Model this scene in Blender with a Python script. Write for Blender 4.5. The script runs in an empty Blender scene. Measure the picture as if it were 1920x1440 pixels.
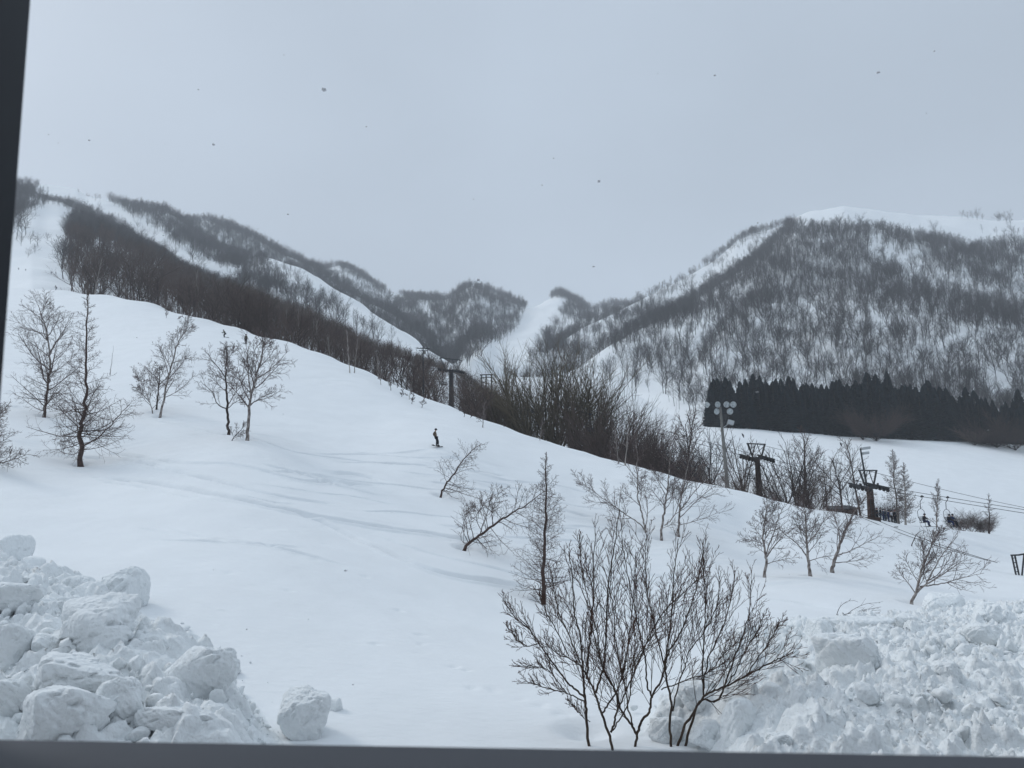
import bpy, math, random
import numpy as np
from mathutils import Vector, Matrix, Euler
R = math.radians
scene = bpy.context.scene
COL = scene.collection

# ------------------------------------------------------------------ camera
CZ = 6.0
F = 1450.0
PITCH, ROLL = 8.0, -1.0
cam = bpy.data.cameras.new('camera')
cam.sensor_width = 36.0
cam.lens = 36.0 * F / 1920.0
cam.clip_start = 0.05
cam.clip_end = 8000
cam.dof.use_dof = True
cam.dof.focus_distance = 90.0
cam.dof.aperture_fstop = 11.0
cam_ob = bpy.data.objects.new('camera', cam)
COL.objects.link(cam_ob)
MROT = Matrix.Rotation(R(90 + PITCH), 3, 'X') @ Matrix.Rotation(R(ROLL), 3, 'Z')
cam_ob.matrix_world = Matrix.Translation((0, 0, CZ)) @ MROT.to_4x4()
scene.camera = cam_ob
MR = np.array(MROT)

def at(px, py, Y):
    """world point on the sight line of photo pixel (px,py) at forward distance Y"""
    d = MR @ np.array([px - 960.0, 720.0 - py, -F])
    d = d / d[1] * Y
    return np.array([d[0], Y, CZ + d[2]])

def proj(P):
    P = np.atleast_2d(P) - np.array([0, 0, CZ])
    q = P @ MR
    return np.stack([960 + F * q[:, 0] / -q[:, 2], 720 - F * q[:, 1] / -q[:, 2]], 1)

# ------------------------------------------------------------------ world, sun, exposure
SUN_EL, SUN_AZ = 40.0, -60.0      # azimuth from +Y towards +X
world = bpy.data.worlds.new('World')
scene.world = world
world.use_nodes = True
nt = world.node_tree
nt.nodes.clear()
N = nt.nodes.new
out = N('ShaderNodeOutputWorld'); bg = N('ShaderNodeBackground')
sky = N('ShaderNodeTexSky'); sky.sky_type = 'NISHITA'; sky.sun_disc = False
sky.sun_elevation = R(SUN_EL); sky.sun_rotation = R(SUN_AZ); sky.dust_density = 4.0; sky.air_density = 1.0
skm = N('ShaderNodeVectorMath'); skm.operation = 'SCALE'; skm.inputs['Scale'].default_value = 0.10
tc = N('ShaderNodeTexCoord'); sep = N('ShaderNodeSeparateXYZ')
rmp = N('ShaderNodeValToRGB')
rmp.color_ramp.elements[0].position = 0.0; rmp.color_ramp.elements[0].color = (0.540, 0.630, 0.740, 1)
rmp.color_ramp.elements[1].position = 1.0; rmp.color_ramp.elements[1].color = (0.86, 1.00, 1.15, 1)
e = rmp.color_ramp.elements.new(0.35); e.color = (0.550, 0.640, 0.750, 1)
e = rmp.color_ramp.elements.new(0.62); e.color = (0.550, 0.640, 0.750, 1)
mp = N('ShaderNodeMapping'); mp.inputs['Scale'].default_value = (1.1, 1.1, 2.0)
mp.inputs['Location'].default_value = (3.1, 0.4, 1.7)
nz = N('ShaderNodeTexNoise'); nz.inputs['Scale'].default_value = 1.5; nz.inputs['Detail'].default_value = 3
nmr = N('ShaderNodeMapRange'); nmr.inputs['From Min'].default_value = 0.3; nmr.inputs['From Max'].default_value = 0.7
nmr.inputs['To Min'].default_value = 0.92; nmr.inputs['To Max'].default_value = 1.06
mul = N('ShaderNodeVectorMath'); mul.operation = 'SCALE'
mix = N('ShaderNodeMix'); mix.data_type = 'RGBA'; mix.inputs['Factor'].default_value = 0.92
L = nt.links.new
L(tc.outputs['Generated'], sep.inputs[0]); L(sep.outputs['Z'], rmp.inputs['Fac'])
L(tc.outputs['Generated'], mp.inputs[0]); L(mp.outputs[0], nz.inputs['Vector'])
L(nz.outputs['Fac'], nmr.inputs['Value']); xr_ = N('ShaderNodeMapRange'); xr_.inputs['From Min'].default_value = 0.0; xr_.inputs['From Max'].default_value = 0.7; xr_.inputs['To Min'].default_value = 1.0; xr_.inputs['To Max'].default_value = 0.80
mm_ = N('ShaderNodeMath'); mm_.operation = 'MULTIPLY'
L(sep.outputs['X'], xr_.inputs['Value']); L(xr_.outputs[0], mm_.inputs[0]); L(nmr.outputs[0], mm_.inputs[1])
L(rmp.outputs['Color'], mul.inputs[0]); L(mm_.outputs[0], mul.inputs['Scale'])
L(sky.outputs[0], skm.inputs[0])
L(skm.outputs[0], mix.inputs['A']); L(mul.outputs[0], mix.inputs['B'])
L(mix.outputs['Result'], bg.inputs['Color']); bg.inputs['Strength'].default_value = 1.0
L(bg.outputs[0], out.inputs['Surface'])

sun = bpy.data.lights.new('sun', 'SUN'); sun.energy = 0.95; sun.angle = R(16); sun.color = (1.0, 0.97, 0.93)
sun_ob = bpy.data.objects.new('sun', sun); COL.objects.link(sun_ob)
sd = Vector((math.sin(R(SUN_AZ)) * math.cos(R(SUN_EL)), math.cos(R(SUN_AZ)) * math.cos(R(SUN_EL)), math.sin(R(SUN_EL))))
sun_ob.rotation_euler = sd.to_track_quat('Z', 'Y').to_euler()
sun_ob.location = (0, 0, 600)
vs = scene.view_settings
vs.view_transform = 'Standard'; vs.look = 'None'; vs.exposure = 0.0; vs.gamma = 1.0; vs.use_curve_mapping = False
scene.cycles.max_bounces = 6; scene.cycles.diffuse_bounces = 3; scene.cycles.glossy_bounces = 2
scene.cycles.transmission_bounces = 2; scene.cycles.volume_bounces = 2
HAZE = 0.00024

# ------------------------------------------------------------------ helpers
def tag(o, label=None, cat=None, group=None, kind=None):
    if label: o['label'] = label
    if cat: o['category'] = cat
    if group: o['group'] = group
    if kind: o['kind'] = kind
    return o

def empty(name, loc=(0, 0, 0), rz=0.0):
    o = bpy.data.objects.new(name, None)
    o.empty_display_size = 0.3
    o.location = loc; o.rotation_euler = (0, 0, rz)
    COL.objects.link(o)
    return o

def mesh_np(name, V, Q, smooth=True):
    V = np.asarray(V, dtype=np.float32); Q = np.asarray(Q, dtype=np.int32)
    m = bpy.data.meshes.new(name)
    k = Q.shape[1]
    m.vertices.add(len(V)); m.vertices.foreach_set('co', V.ravel())
    m.loops.add(Q.size); m.loops.foreach_set('vertex_index', Q.ravel())
    m.polygons.add(len(Q)); m.polygons.foreach_set('loop_start', np.arange(0, Q.size, k, dtype=np.int32))
    m.polygons.foreach_set('loop_total', np.full(len(Q), k, dtype=np.int32))
    m.update(calc_edges=True)
    m.polygons.foreach_set('use_smooth', np.full(len(Q), smooth, dtype=bool))
    return m

def link(name, me, mat, parent=None, loc=None):
    if mat and not me.materials: me.materials.append(mat)
    o = bpy.data.objects.new(name, me); COL.objects.link(o)
    if parent: o.parent = parent
    if loc is not None: o.location = loc
    return o

def copy_tree(o, parent=None):
    c = o.copy(); COL.objects.link(c)
    if parent: c.parent = parent
    for ch in list(o.children): copy_tree(ch, c)
    return c

class MB:
    """collects quads of boxes, tubes and lumps into one mesh"""
    def __init__(s): s.V = []; s.Q = []; s.n = 0
    def add(s, V, Q):
        s.V.append(np.asarray(V, float)); s.Q.append(np.asarray(Q, int) + s.n); s.n += len(V)
    def box(s, c, size, rot=None, taper=1.0):
        a = np.array([[x, y, z] for z in (-.5, .5) for y in (-.5, .5) for x in (-.5, .5)], float)
        a[4:, :2] *= taper
        a = a * np.array(size)
        if rot is not None: a = a @ np.array(Euler(rot).to_matrix()).T
        s.add(a + np.array(c), [[0, 2, 3, 1], [4, 5, 7, 6], [0, 1, 5, 4], [2, 6, 7, 3], [0, 4, 6, 2], [1, 3, 7, 5]])
    def beam(s, a, b, w, h=None):
        h = h or w
        a = np.array(a, float); b = np.array(b, float); d = b - a; Ln = np.linalg.norm(d)
        q = Vector(d).to_track_quat('Z', 'Y').to_matrix()
        v = np.array([[x, y, z] for z in (0, 1) for y in (-.5, .5) for x in (-.5, .5)], float) * np.array([w, h, Ln])
        s.add(v @ np.array(q).T + a, [[0, 2, 3, 1], [4, 5, 7, 6], [0, 1, 5, 4], [2, 6, 7, 3], [0, 4, 6, 2], [1, 3, 7, 5]])
    def tube(s, pts, r, n=8, cap=True):
        pts = np.asarray(pts, float); k = len(pts)
        r = np.full(k, r) if np.isscalar(r) else np.asarray(r, float)
        V, Q = tubes(pts[None], r[None], n)
        s.add(V, Q)
        if cap:
            for e_, sgn in ((0, 1), (k - 1, -1)):
                c = pts[e_]; ring = V[e_ * n:(e_ + 1) * n]
                vv = np.vstack([ring, c]); qq = [[i, (i + 1) % n, n, n] for i in range(n)]
                # cap as degenerate-free quads: two ring verts, next ring vert, centre
                qq = [[(2 * i) % n, (2 * i + 1) % n, (2 * i + 2) % n, n] for i in range(n // 2)]
                s.add(vv, qq)
    def disc(s, c, axis, r, w, n=14):
        c = np.array(c, float); a = np.array(axis, float); a /= np.linalg.norm(a)
        s.tube([c - a * w / 2, c + a * w / 2], r, n)
    def lathe(s, prof, c=(0, 0, 0), rot=None, n=14):
        V = []
        for r_, z_ in prof:
            for i in range(n):
                t = 2 * math.pi * i / n
                V.append([r_ * math.cos(t), r_ * math.sin(t), z_])
        V = np.array(V)
        if rot is not None: V = V @ np.array(Euler(rot).to_matrix()).T
        Q = [[j * n + i, j * n + (i + 1) % n, (j + 1) * n + (i + 1) % n, (j + 1) * n + i] for j in range(len(prof) - 1) for i in range(n)]
        s.add(V + np.array(c), Q)
    def build(s, name, mat, parent=None, smooth=False, loc=None):
        me = mesh_np(name, np.vstack(s.V), np.vstack(s.Q), smooth)
        return link(name, me, mat, parent, loc)

def tubes(P, Rr, n):
    """P (B,k,3) polylines, Rr (B,k) radii -> verts, quads"""
    B, k, _ = P.shape
    T = np.empty_like(P); T[:, 1:-1] = P[:, 2:] - P[:, :-2]; T[:, 0] = P[:, 1] - P[:, 0]; T[:, -1] = P[:, -1] - P[:, -2]
    T /= np.linalg.norm(T, axis=2, keepdims=True) + 1e-9
    tm = P[:, -1] - P[:, 0]; tm /= np.linalg.norm(tm, axis=1, keepdims=True) + 1e-9
    ref = np.where(np.abs(tm[:, 2:3]) > 0.8, np.array([[1., 0.13, 0]]), np.array([[0.11, 0.07, 1.]]))
    U = np.cross(T, ref[:, None, :]); U /= np.linalg.norm(U, axis=2, keepdims=True) + 1e-9
    W = np.cross(T, U)
    a = np.arange(n) * 2 * math.pi / n
    V = P[:, :, None, :] + Rr[:, :, None, None] * (U[:, :, None, :] * np.cos(a)[None, None, :, None] + W[:, :, None, :] * np.sin(a)[None, None, :, None])
    V = V.reshape(-1, 3)
    b = np.arange(B)[:, None, None] * k * n; j = np.arange(k - 1)[None, :, None] * n; i = np.arange(n)[None, None, :]; i2 = (i + 1) % n
    Q = np.stack([b + j + i, b + j + i2, b + j + n + i2, b + j + n + i], -1).reshape(-1, 4)
    return V, Q

# ---- noise
def _h(ix, iy, seed):
    n = (ix.astype(np.int64) * 374761393 + iy.astype(np.int64) * 668265263 + seed * 1442695041) & 0xFFFFFFFF
    n = ((n ^ (n >> 13)) * 1274126177) & 0xFFFFFFFF
    return ((n ^ (n >> 16)) & 0xFFFFFF) / float(0xFFFFFF)

def vnoise(x, y, seed=0):
    ix = np.floor(x); iy = np.floor(y); fx = x - ix; fy = y - iy
    fx = fx * fx * fx * (fx * (fx * 6 - 15) + 10); fy = fy * fy * fy * (fy * (fy * 6 - 15) + 10)
    a = _h(ix, iy, seed); b = _h(ix + 1, iy, seed); c = _h(ix, iy + 1, seed); d = _h(ix + 1, iy + 1, seed)
    return (a + (b - a) * fx + (c - a) * fy + (a - b - c + d) * fx * fy) * 2 - 1

def fbm(x, y, seed=0, o=4, g=0.5):
    s = 0; amp = 1
    for i in range(o):
        s = s + amp * vnoise(x * 2 ** i + 17.3 * i, y * 2 ** i - 9.1 * i, seed + i); amp *= g
    return s

def worley(x, y, seed=0):
    ix = np.floor(x); iy = np.floor(y)
    best = np.full(x.shape, 9.0); sec = np.full(x.shape, 9.0); cid = np.zeros(x.shape)
    for dx in (-1, 0, 1):
        for dy in (-1, 0, 1):
            cx = ix + dx; cy = iy + dy
            px = cx + _h(cx, cy, seed); py = cy + _h(cx, cy, seed + 7)
            d = np.hypot(px - x, py - y)
            nb = d < best
            sec = np.where(nb, best, np.minimum(sec, d))
            cid = np.where(nb, _h(cx, cy, seed + 13), cid)
            best = np.where(nb, d, best)
    return best, sec, cid

def sst(a, b, x):
    t = np.clip((x - a) / (b - a), 0, 1); return t * t * (3 - 2 * t)

def dist_poly(X, Y, pts, closed=False):
    """unsigned distance to a polyline, and inside test when closed"""
    pts = np.asarray(pts, float); best = np.full(X.shape, 1e9)
    n = len(pts)
    inside = np.zeros(X.shape, bool)
    for i in range(n if closed else n - 1):
        a = pts[i]; b = pts[(i + 1) % n]; d = b - a
        t = np.clip(((X - a[0]) * d[0] + (Y - a[1]) * d[1]) / (d @ d + 1e-12), 0, 1)
        best = np.minimum(best, np.hypot(X - a[0] - t * d[0], Y - a[1] - t * d[1]))
        if closed:
            c = ((a[1] > Y) != (b[1] > Y)) & (X < (b[0] - a[0]) * (Y - a[1]) / (b[1] - a[1] + 1e-12) + a[0])
            inside ^= c
    return (best, inside) if closed else best

# ------------------------------------------------------------------ materials
def mat(name, col, rough=0.7, var=0.0, vscale=3.0, bump=0.0, bscale=20.0, metal=0.0, spec=0.3, col2=None):
    m = bpy.data.materials.new(name); m.use_nodes = True
    t = m.node_tree; b = t.nodes['Principled BSDF']
    b.inputs['Base Color'].default_value = (*col, 1); b.inputs['Roughness'].default_value = rough
    b.inputs['Metallic'].default_value = metal; b.inputs['Specular IOR Level'].default_value = spec
    tcn = t.nodes.new('ShaderNodeTexCoord')
    if var or col2:
        n = t.nodes.new('ShaderNodeTexNoise'); n.inputs['Scale'].default_value = vscale; n.inputs['Detail'].default_value = 4
        t.links.new(tcn.outputs['Object'], n.inputs['Vector'])
        r = t.nodes.new('ShaderNodeValToRGB')
        c2 = col2 or tuple(min(1, c * (1 + var)) for c in col); c1 = col if col2 else tuple(c * (1 - var) for c in col)
        r.color_ramp.elements[0].position = 0.35; r.color_ramp.elements[1].position = 0.65
        r.color_ramp.elements[0].color = (*c1, 1); r.color_ramp.elements[1].color = (*c2, 1)
        t.links.new(n.outputs['Fac'], r.inputs['Fac']); t.links.new(r.outputs['Color'], b.inputs['Base Color'])
    if name.startswith('wood_') or name == 'needles':
        oi = t.nodes.new('ShaderNodeObjectInfo'); mr_ = t.nodes.new('ShaderNodeMapRange'); mr_.inputs['To Min'].default_value = 0.6; mr_.inputs['To Max'].default_value = 1.55
        vm = t.nodes.new('ShaderNodeVectorMath'); vm.operation = 'SCALE'
        t.links.new(oi.outputs['Random'], mr_.inputs['Value']); t.links.new(mr_.outputs[0], vm.inputs['Scale'])
        t.links.new(b.inputs['Base Color'].links[0].from_socket, vm.inputs[0]); t.links.new(vm.outputs[0], b.inputs['Base Color'])
    if bump:
        n = t.nodes.new('ShaderNodeTexNoise'); n.inputs['Scale'].default_value = bscale; n.inputs['Detail'].default_value = 5
        t.links.new(tcn.outputs['Object'], n.inputs['Vector'])
        bp = t.nodes.new('ShaderNodeBump'); bp.inputs['Strength'].default_value = 1.0; bp.inputs['Distance'].default_value = bump
        t.links.new(n.outputs['Fac'], bp.inputs['Height']); t.links.new(bp.outputs['Normal'], b.inputs['Normal'])
    return m

def snow_mat(name, fine=True, col=(0.86, 0.885, 0.90)):
    m = bpy.data.materials.new(name); m.use_nodes = True
    t = m.node_tree; b = t.nodes['Principled BSDF']; nn = t.nodes.new; lk = t.links.new
    b.inputs['Roughness'].default_value = 0.75; b.inputs['Specular IOR Level'].default_value = 0.15
    tcn = nn('ShaderNodeTexCoord')
    n1 = nn('ShaderNodeTexNoise'); n1.inputs['Scale'].default_value = 0.35 if fine else 0.02; n1.inputs['Detail'].default_value = 5
    lk(tcn.outputs['Object'], n1.inputs['Vector'])
    r = nn('ShaderNodeValToRGB')
    r.color_ramp.elements[0].position = 0.3; r.color_ramp.elements[1].position = 0.7
    r.color_ramp.elements[0].color = (*[c * 0.955 for c in col], 1); r.color_ramp.elements[1].color = (*col, 1)
    lk(n1.outputs['Fac'], r.inputs['Fac']); lk(r.outputs['Color'], b.inputs['Base Color'])
    if fine:
        mp_ = nn('ShaderNodeMapping'); mp_.inputs['Scale'].default_value = (1, 2.2, 1)
        mp_.inputs['Rotation'].default_value = (0, 0, 0.4)
        lk(tcn.outputs['Object'], mp_.inputs[0])
        n2 = nn('ShaderNodeTexNoise'); n2.inputs['Scale'].default_value = 1.6; n2.inputs['Detail'].default_value = 9; n2.inputs['Roughness'].default_value = 0.62
        lk(mp_.outputs[0], n2.inputs['Vector'])
        bp = nn('ShaderNodeBump'); bp.inputs['Strength'].default_value = 1.0; bp.inputs['Distance'].default_value = 0.05
        lk(n2.outputs['Fac'], bp.inputs['Height']); lk(bp.outputs['Normal'], b.inputs['Normal'])
    return m

M = {
    'snow': snow_mat('snow_groomed'), 'snow_far': snow_mat('snow_far', False),
    'snow_block': mat('snow_block', (0.85, 0.88, 0.89), 0.8, var=0.03, vscale=2.0, bump=0.06, bscale=9.0, spec=0.1),
    'bark_dark': mat('bark_dark', (0.050, 0.038, 0.034), 0.9, var=0.3, vscale=5),
    'bark_bush': mat('bark_bush', (0.040, 0.027, 0.022), 0.8, var=0.35, vscale=4, col2=(0.075, 0.052, 0.036)),
    'twig_bush': mat('twig_bush', (0.085, 0.042, 0.033), 0.8, var=0.3, vscale=3),
    'bark_larch': mat('bark_larch', (0.075, 0.050, 0.043), 0.9, var=0.3, vscale=4),
    'twig_larch': mat('twig_larch', (0.11, 0.078, 0.070), 0.9, var=0.3, vscale=2),
    'bark_birch': mat('bark_birch', (0.10, 0.075, 0.065), 0.8, vscale=5, col2=(0.36, 0.33, 0.31)),
    'twig_birch': mat('twig_birch', (0.13, 0.10, 0.095), 0.9, var=0.3, vscale=2),
    'wood_brown': mat('wood_brown', (0.090, 0.066, 0.058), 0.95, var=0.35, vscale=0.3),
    'wood_olive': mat('wood_olive', (0.105, 0.085, 0.058), 0.95, var=0.3, vscale=0.3),
    'wood_grey': mat('wood_grey', (0.060, 0.056, 0.058), 0.95, var=0.3, vscale=0.2),
    'wood_pale': mat('wood_pale', (0.27, 0.245, 0.225), 0.9, var=0.3, vscale=1.0),
    'wood_dark': mat('wood_dark', (0.050, 0.033, 0.029), 0.95, var=0.3, vscale=0.3),
    'needles': mat('needles', (0.008, 0.017, 0.023), 0.95, var=0.5, vscale=0.5, spec=0.1),
    'needle_trunk': mat('needle_trunk', (0.05, 0.035, 0.03), 0.9),
    'steel_dark': mat('steel_dark', (0.030, 0.032, 0.036), 0.6, var=0.2, spec=0.4),
    'steel_rust': mat('steel_rust', (0.045, 0.026, 0.020), 0.8, var=0.3, vscale=2),
    'steel_grey': mat('steel_grey', (0.17, 0.165, 0.155), 0.7, var=0.15, vscale=3),
    'rubber': mat('rubber', (0.02, 0.02, 0.022), 0.8),
    'glass_lamp': mat('glass_lamp', (0.34, 0.37, 0.38), 0.25, var=0.3, vscale=4, spec=0.8),
    'lamp_house': mat('lamp_house', (0.40, 0.42, 0.43), 0.5, spec=0.5),
    'cable': mat('cable', (0.03, 0.03, 0.032), 0.7),
    'frame': mat('window_frame_paint', (0.022, 0.025, 0.032), 0.45, var=0.12, vscale=9),
    'sill': mat('window_sill_paint', (0.070, 0.078, 0.096), 0.5, var=0.10, vscale=6),
    'roof': mat('roof_grey', (0.13, 0.12, 0.13), 0.8, var=0.2),
    'skin': mat('skin', (0.45, 0.28, 0.21), 0.6),
    'black': mat('black_cloth', (0.012, 0.013, 0.018), 0.85, var=0.3, vscale=8),
    'navy': mat('navy_cloth', (0.018, 0.028, 0.075), 0.85, var=0.3, vscale=8),
    'slate': mat('slate_cloth', (0.045, 0.060, 0.085), 0.85, var=0.3, vscale=8),
    'khaki': mat('khaki_cloth', (0.120, 0.088, 0.060), 0.85, var=0.25, vscale=8),
    'olive': mat('olive_cloth', (0.060, 0.062, 0.035), 0.85, var=0.3, vscale=8),
    'maroon': mat('maroon_cloth', (0.06, 0.018, 0.025), 0.85),
    'white_cloth': mat('white_cloth', (0.55, 0.56, 0.6), 0.85),
    'board': mat('board', (0.02, 0.02, 0.025), 0.4, spec=0.5),
    'crow': mat('crow_feathers', (0.010, 0.010, 0.013), 0.6),
    'flake': mat('snowflake', (0.62, 0.64, 0.66), 0.9),
    'red': mat('red_plastic', (0.35, 0.02, 0.03), 0.5),
    'dead_leaf': mat('dead_leaf', (0.10, 0.035, 0.022), 0.8),
}

# ------------------------------------------------------------------ the snow slope (one ground sheet)
CP = []   # control points: azimuth tangent, ln distance, elevation tangent
def C(px, py, Y):
    p = at(px, py, Y); CP.append((p[0] / Y, math.log(Y), (p[2] - CZ) / Y))
def Wp(t, Y, z):
    CP.append((t, math.log(Y), (z - CZ) / Y))
RIDGE = [(-350, 520, 230), (-150, 530, 225), (0, 540, 218), (60, 543, 213), (130, 547, 205), (210, 556, 192), (300, 575, 178), (400, 604, 160), (460, 621, 151), (550, 645, 138),
         (625, 672, 130), (700, 703, 123), (780, 741, 117), (850, 766, 112), (950, 803, 104), (1025, 829, 100), (1100, 850, 97), (1180, 871, 94), (1250, 890, 93), (1330, 909, 92),
         (1400, 925, 93), (1470, 943, 94), (1550, 958, 96), (1650, 975, 102), (1750, 987, 108), (1850, 1000, 114), (1920, 1011, 120), (2050, 1030, 126), (2200, 1050, 132), (2400, 1070, 140)]
for px, py, Y in RIDGE:
    C(px, py, Y)
    C(px, py + 5, Y * 0.93)
    C(px, py + (16 if px < 500 else 13), Y * 0.85)
    if px < 1500:
        q = at(px, py, Y)
        Wp(q[0] / Y, Y * 1.07, q[2] - 2.2 - (0 if px > 300 else -1.0)); Wp(q[0] / Y, Y * 1.16, q[2] - 6.0 + (0 if px > 300 else 3)); Wp(q[0] / Y, Y * 1.3, q[2] - 9.5 + (0 if px > 300 else 4))
    else:
        q = at(px, py, Y)
        Wp(q[0] / Y, Y * 1.08, q[2] - 0.9)
for c in [(-350, 1400, 13), (-100, 1400, 14), (0, 1180, 19), (0, 1095, 23), (0, 1000, 31), (0, 880, 46), (0, 780, 64), (0, 700, 88), (0, 620, 135), (-350, 1100, 22), (-350, 880, 46), (-350, 700, 90), (-350, 600, 150),
          (150, 1250, 17.5), (150, 1000, 33), (152, 872, 53), (150, 700, 95), (150, 620, 140), (85, 782, 66), (290, 778, 68), (300, 680, 98), (300, 1100, 24.5), (300, 1400, 14),
          (428, 815, 61), (463, 826, 58), (450, 720, 92), (450, 1000, 34), (450, 1200, 20.5), (600, 740, 92), (600, 880, 56), (600, 1050, 32), (700, 800, 80), (700, 900, 57), (700, 1050, 35), (700, 1200, 22.5), (700, 1400, 14.6),
          (820, 838, 70), (825, 930, 56), (875, 1027, 43), (900, 1200, 25), (950, 900, 68), (950, 1000, 48), (1018, 1130, 36), (1100, 930, 70), (1150, 1060, 47), (1100, 1300, 19), (1100, 1400, 15),
          (1210, 993, 63), (1265, 1003, 62), (1260, 920, 82), (1240, 1200, 28), (1400, 990, 72), (1433, 1080, 51), (1520, 1076, 52), (1600, 1030, 70), (1400, 1200, 29.5), (1300, 1400, 14.8), (1400, 1300, 20),
          (1540, 1180, 34), (1710, 1132, 44), (1700, 1060, 67), (1850, 1060, 78), (1850, 1130, 50), (1850, 1180, 38), (1700, 1300, 20), (1700, 1400, 15), (1920, 1100, 62), (2200, 1100, 75), (2200, 1200, 34), (2200, 1400, 15),
          # the open field beyond the ridge, on the right
          (1560, 950, 130), (1620, 930, 160), (1500, 900, 185), (1450, 925, 140), (1400, 880, 200), (1700, 960, 140), (1700, 910, 180), (1920, 985, 150), (1920, 925, 185), (1920, 865, 238), (1700, 860, 222), (1500, 850, 222), (2200, 1000, 160), (2200, 870, 240),
          (1340, 799, 275), (1420, 805, 268), (1500, 813, 263), (1600, 821, 262), (1700, 826, 262), (1800, 831, 262), (1920, 838, 262), (2200, 850, 262),
          (1400, 800, 320), (1600, 815, 320), (1920, 830, 320), (2300, 840, 320), (1450, 805, 450), (1700, 820, 450), (2000, 835, 450), (2400, 840, 450), (2000, 850, 700), (1500, 840, 700), (2400, 850, 700),
          # valley floor
          (1300, 790, 300), (1330, 830, 225), (1250, 765, 340), (1200, 741, 380), (1130, 714, 430), (1040, 712, 460), (930, 709, 560), (900, 722, 450), (1150, 790, 300), (1050, 780, 290), (1250, 835, 230), (950, 790, 260),
          (1000, 735, 700), (1200, 750, 700), (800, 750, 700), (800, 770, 350), (600, 720, 380), (600, 740, 700), (400, 660, 380), (400, 700, 700), (200, 620, 380), (200, 660, 700), (0, 590, 380), (0, 640, 700), (-350, 580, 380), (-350, 640, 700)]:
    C(*c)
for t in (-1.1, -0.6, -0.2, 0.2, 0.6, 1.1):
    Wp(t, 9.0, 1.15); Wp(t, 5.0, 1.1)
CP = np.array(CP)
def tkern(A, B_):
    r2 = ((A[:, None, 0] - B_[None, :, 0]) * 2.2) ** 2 + (A[:, None, 1] - B_[None, :, 1]) ** 2
    return np.where(r2 > 1e-14, 0.5 * r2 * np.log(r2 + 1e-20), 0.0)
n_ = len(CP)
K = tkern(CP, CP) + np.eye(n_) * 2e-4
Pm = np.hstack([np.ones((n_, 1)), CP[:, :2]])
A_ = np.zeros((n_ + 3, n_ + 3)); A_[:n_, :n_] = K; A_[:n_, n_:] = Pm; A_[n_:, :n_] = Pm.T
sol = np.linalg.solve(A_, np.concatenate([CP[:, 2], np.zeros(3)]))
T0, T1, L0, L1 = -1.05, 1.05, math.log(4.5), math.log(700)
gt = np.linspace(T0, T1, 181); gl = np.linspace(L0, L1, 281)
GT, GLn = np.meshgrid(gt, gl, indexing='ij')
Gc = np.stack([GT.ravel(), GLn.ravel()], 1)
GE = (tkern(Gc, CP) @ sol[:n_] + sol[n_] + Gc @ sol[n_ + 1:]).reshape(GT.shape)

def catmull(tab, fi):
    i = np.clip(np.floor(fi).astype(int), 1, tab.shape[0] - 3); f = (fi - i)[:, None]
    a, b, c, d = tab[i - 1], tab[i], tab[i + 1], tab[i + 2]
    return b + 0.5 * f * (c - a + f * (2 * a - 5 * b + 4 * c - d + f * (3 * (b - c) + d - a)))

def base_h(x, y):
    """smooth height of the snow slope, vectorised"""
    x = np.atleast_1d(np.asarray(x, float)); y = np.atleast_1d(np.asarray(y, float))
    t = np.clip(x / y, T0, T1); l = np.clip(np.log(y), L0, L1)
    fi = np.clip((t - T0) / (T1 - T0) * 180, 1, 178.999); fj = np.clip((l - L0) / (L1 - L0) * 280, 1, 278.999)
    i = np.floor(fi).astype(int); j = np.floor(fj).astype(int); u = fi - i; v = fj - j
    def cr(a, b, c, d, f): return b + 0.5 * f * (c - a + f * (2 * a - 5 * b + 4 * c - d + f * (3 * (b - c) + d - a)))
    rows = [cr(GE[i + k, j - 1], GE[i + k, j], GE[i + k, j + 1], GE[i + k, j + 2], v) for k in (-1, 0, 1, 2)]
    e_ = cr(*rows, u)
    return CZ + e_ * y

def gh(x, y): return float(base_h(x, y)[0])

def hit(px, py, y0=8.0, y1=650.0):
    """where the sight line of a photo pixel meets the slope"""
    Ys = np.exp(np.linspace(math.log(y0), math.log(y1), 2500))
    d = MR @ np.array([px - 960.0, 720.0 - py, -F]); d = d / d[1]
    z = CZ + d[2] * Ys; h = base_h(d[0] * Ys, Ys)
    k = np.argmax(z < h)
    if not (z < h).any(): k = int(np.argmin(z - h))
    Y = Ys[k]; return np.array([d[0] * Y, Y, float(h[k])])

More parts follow.
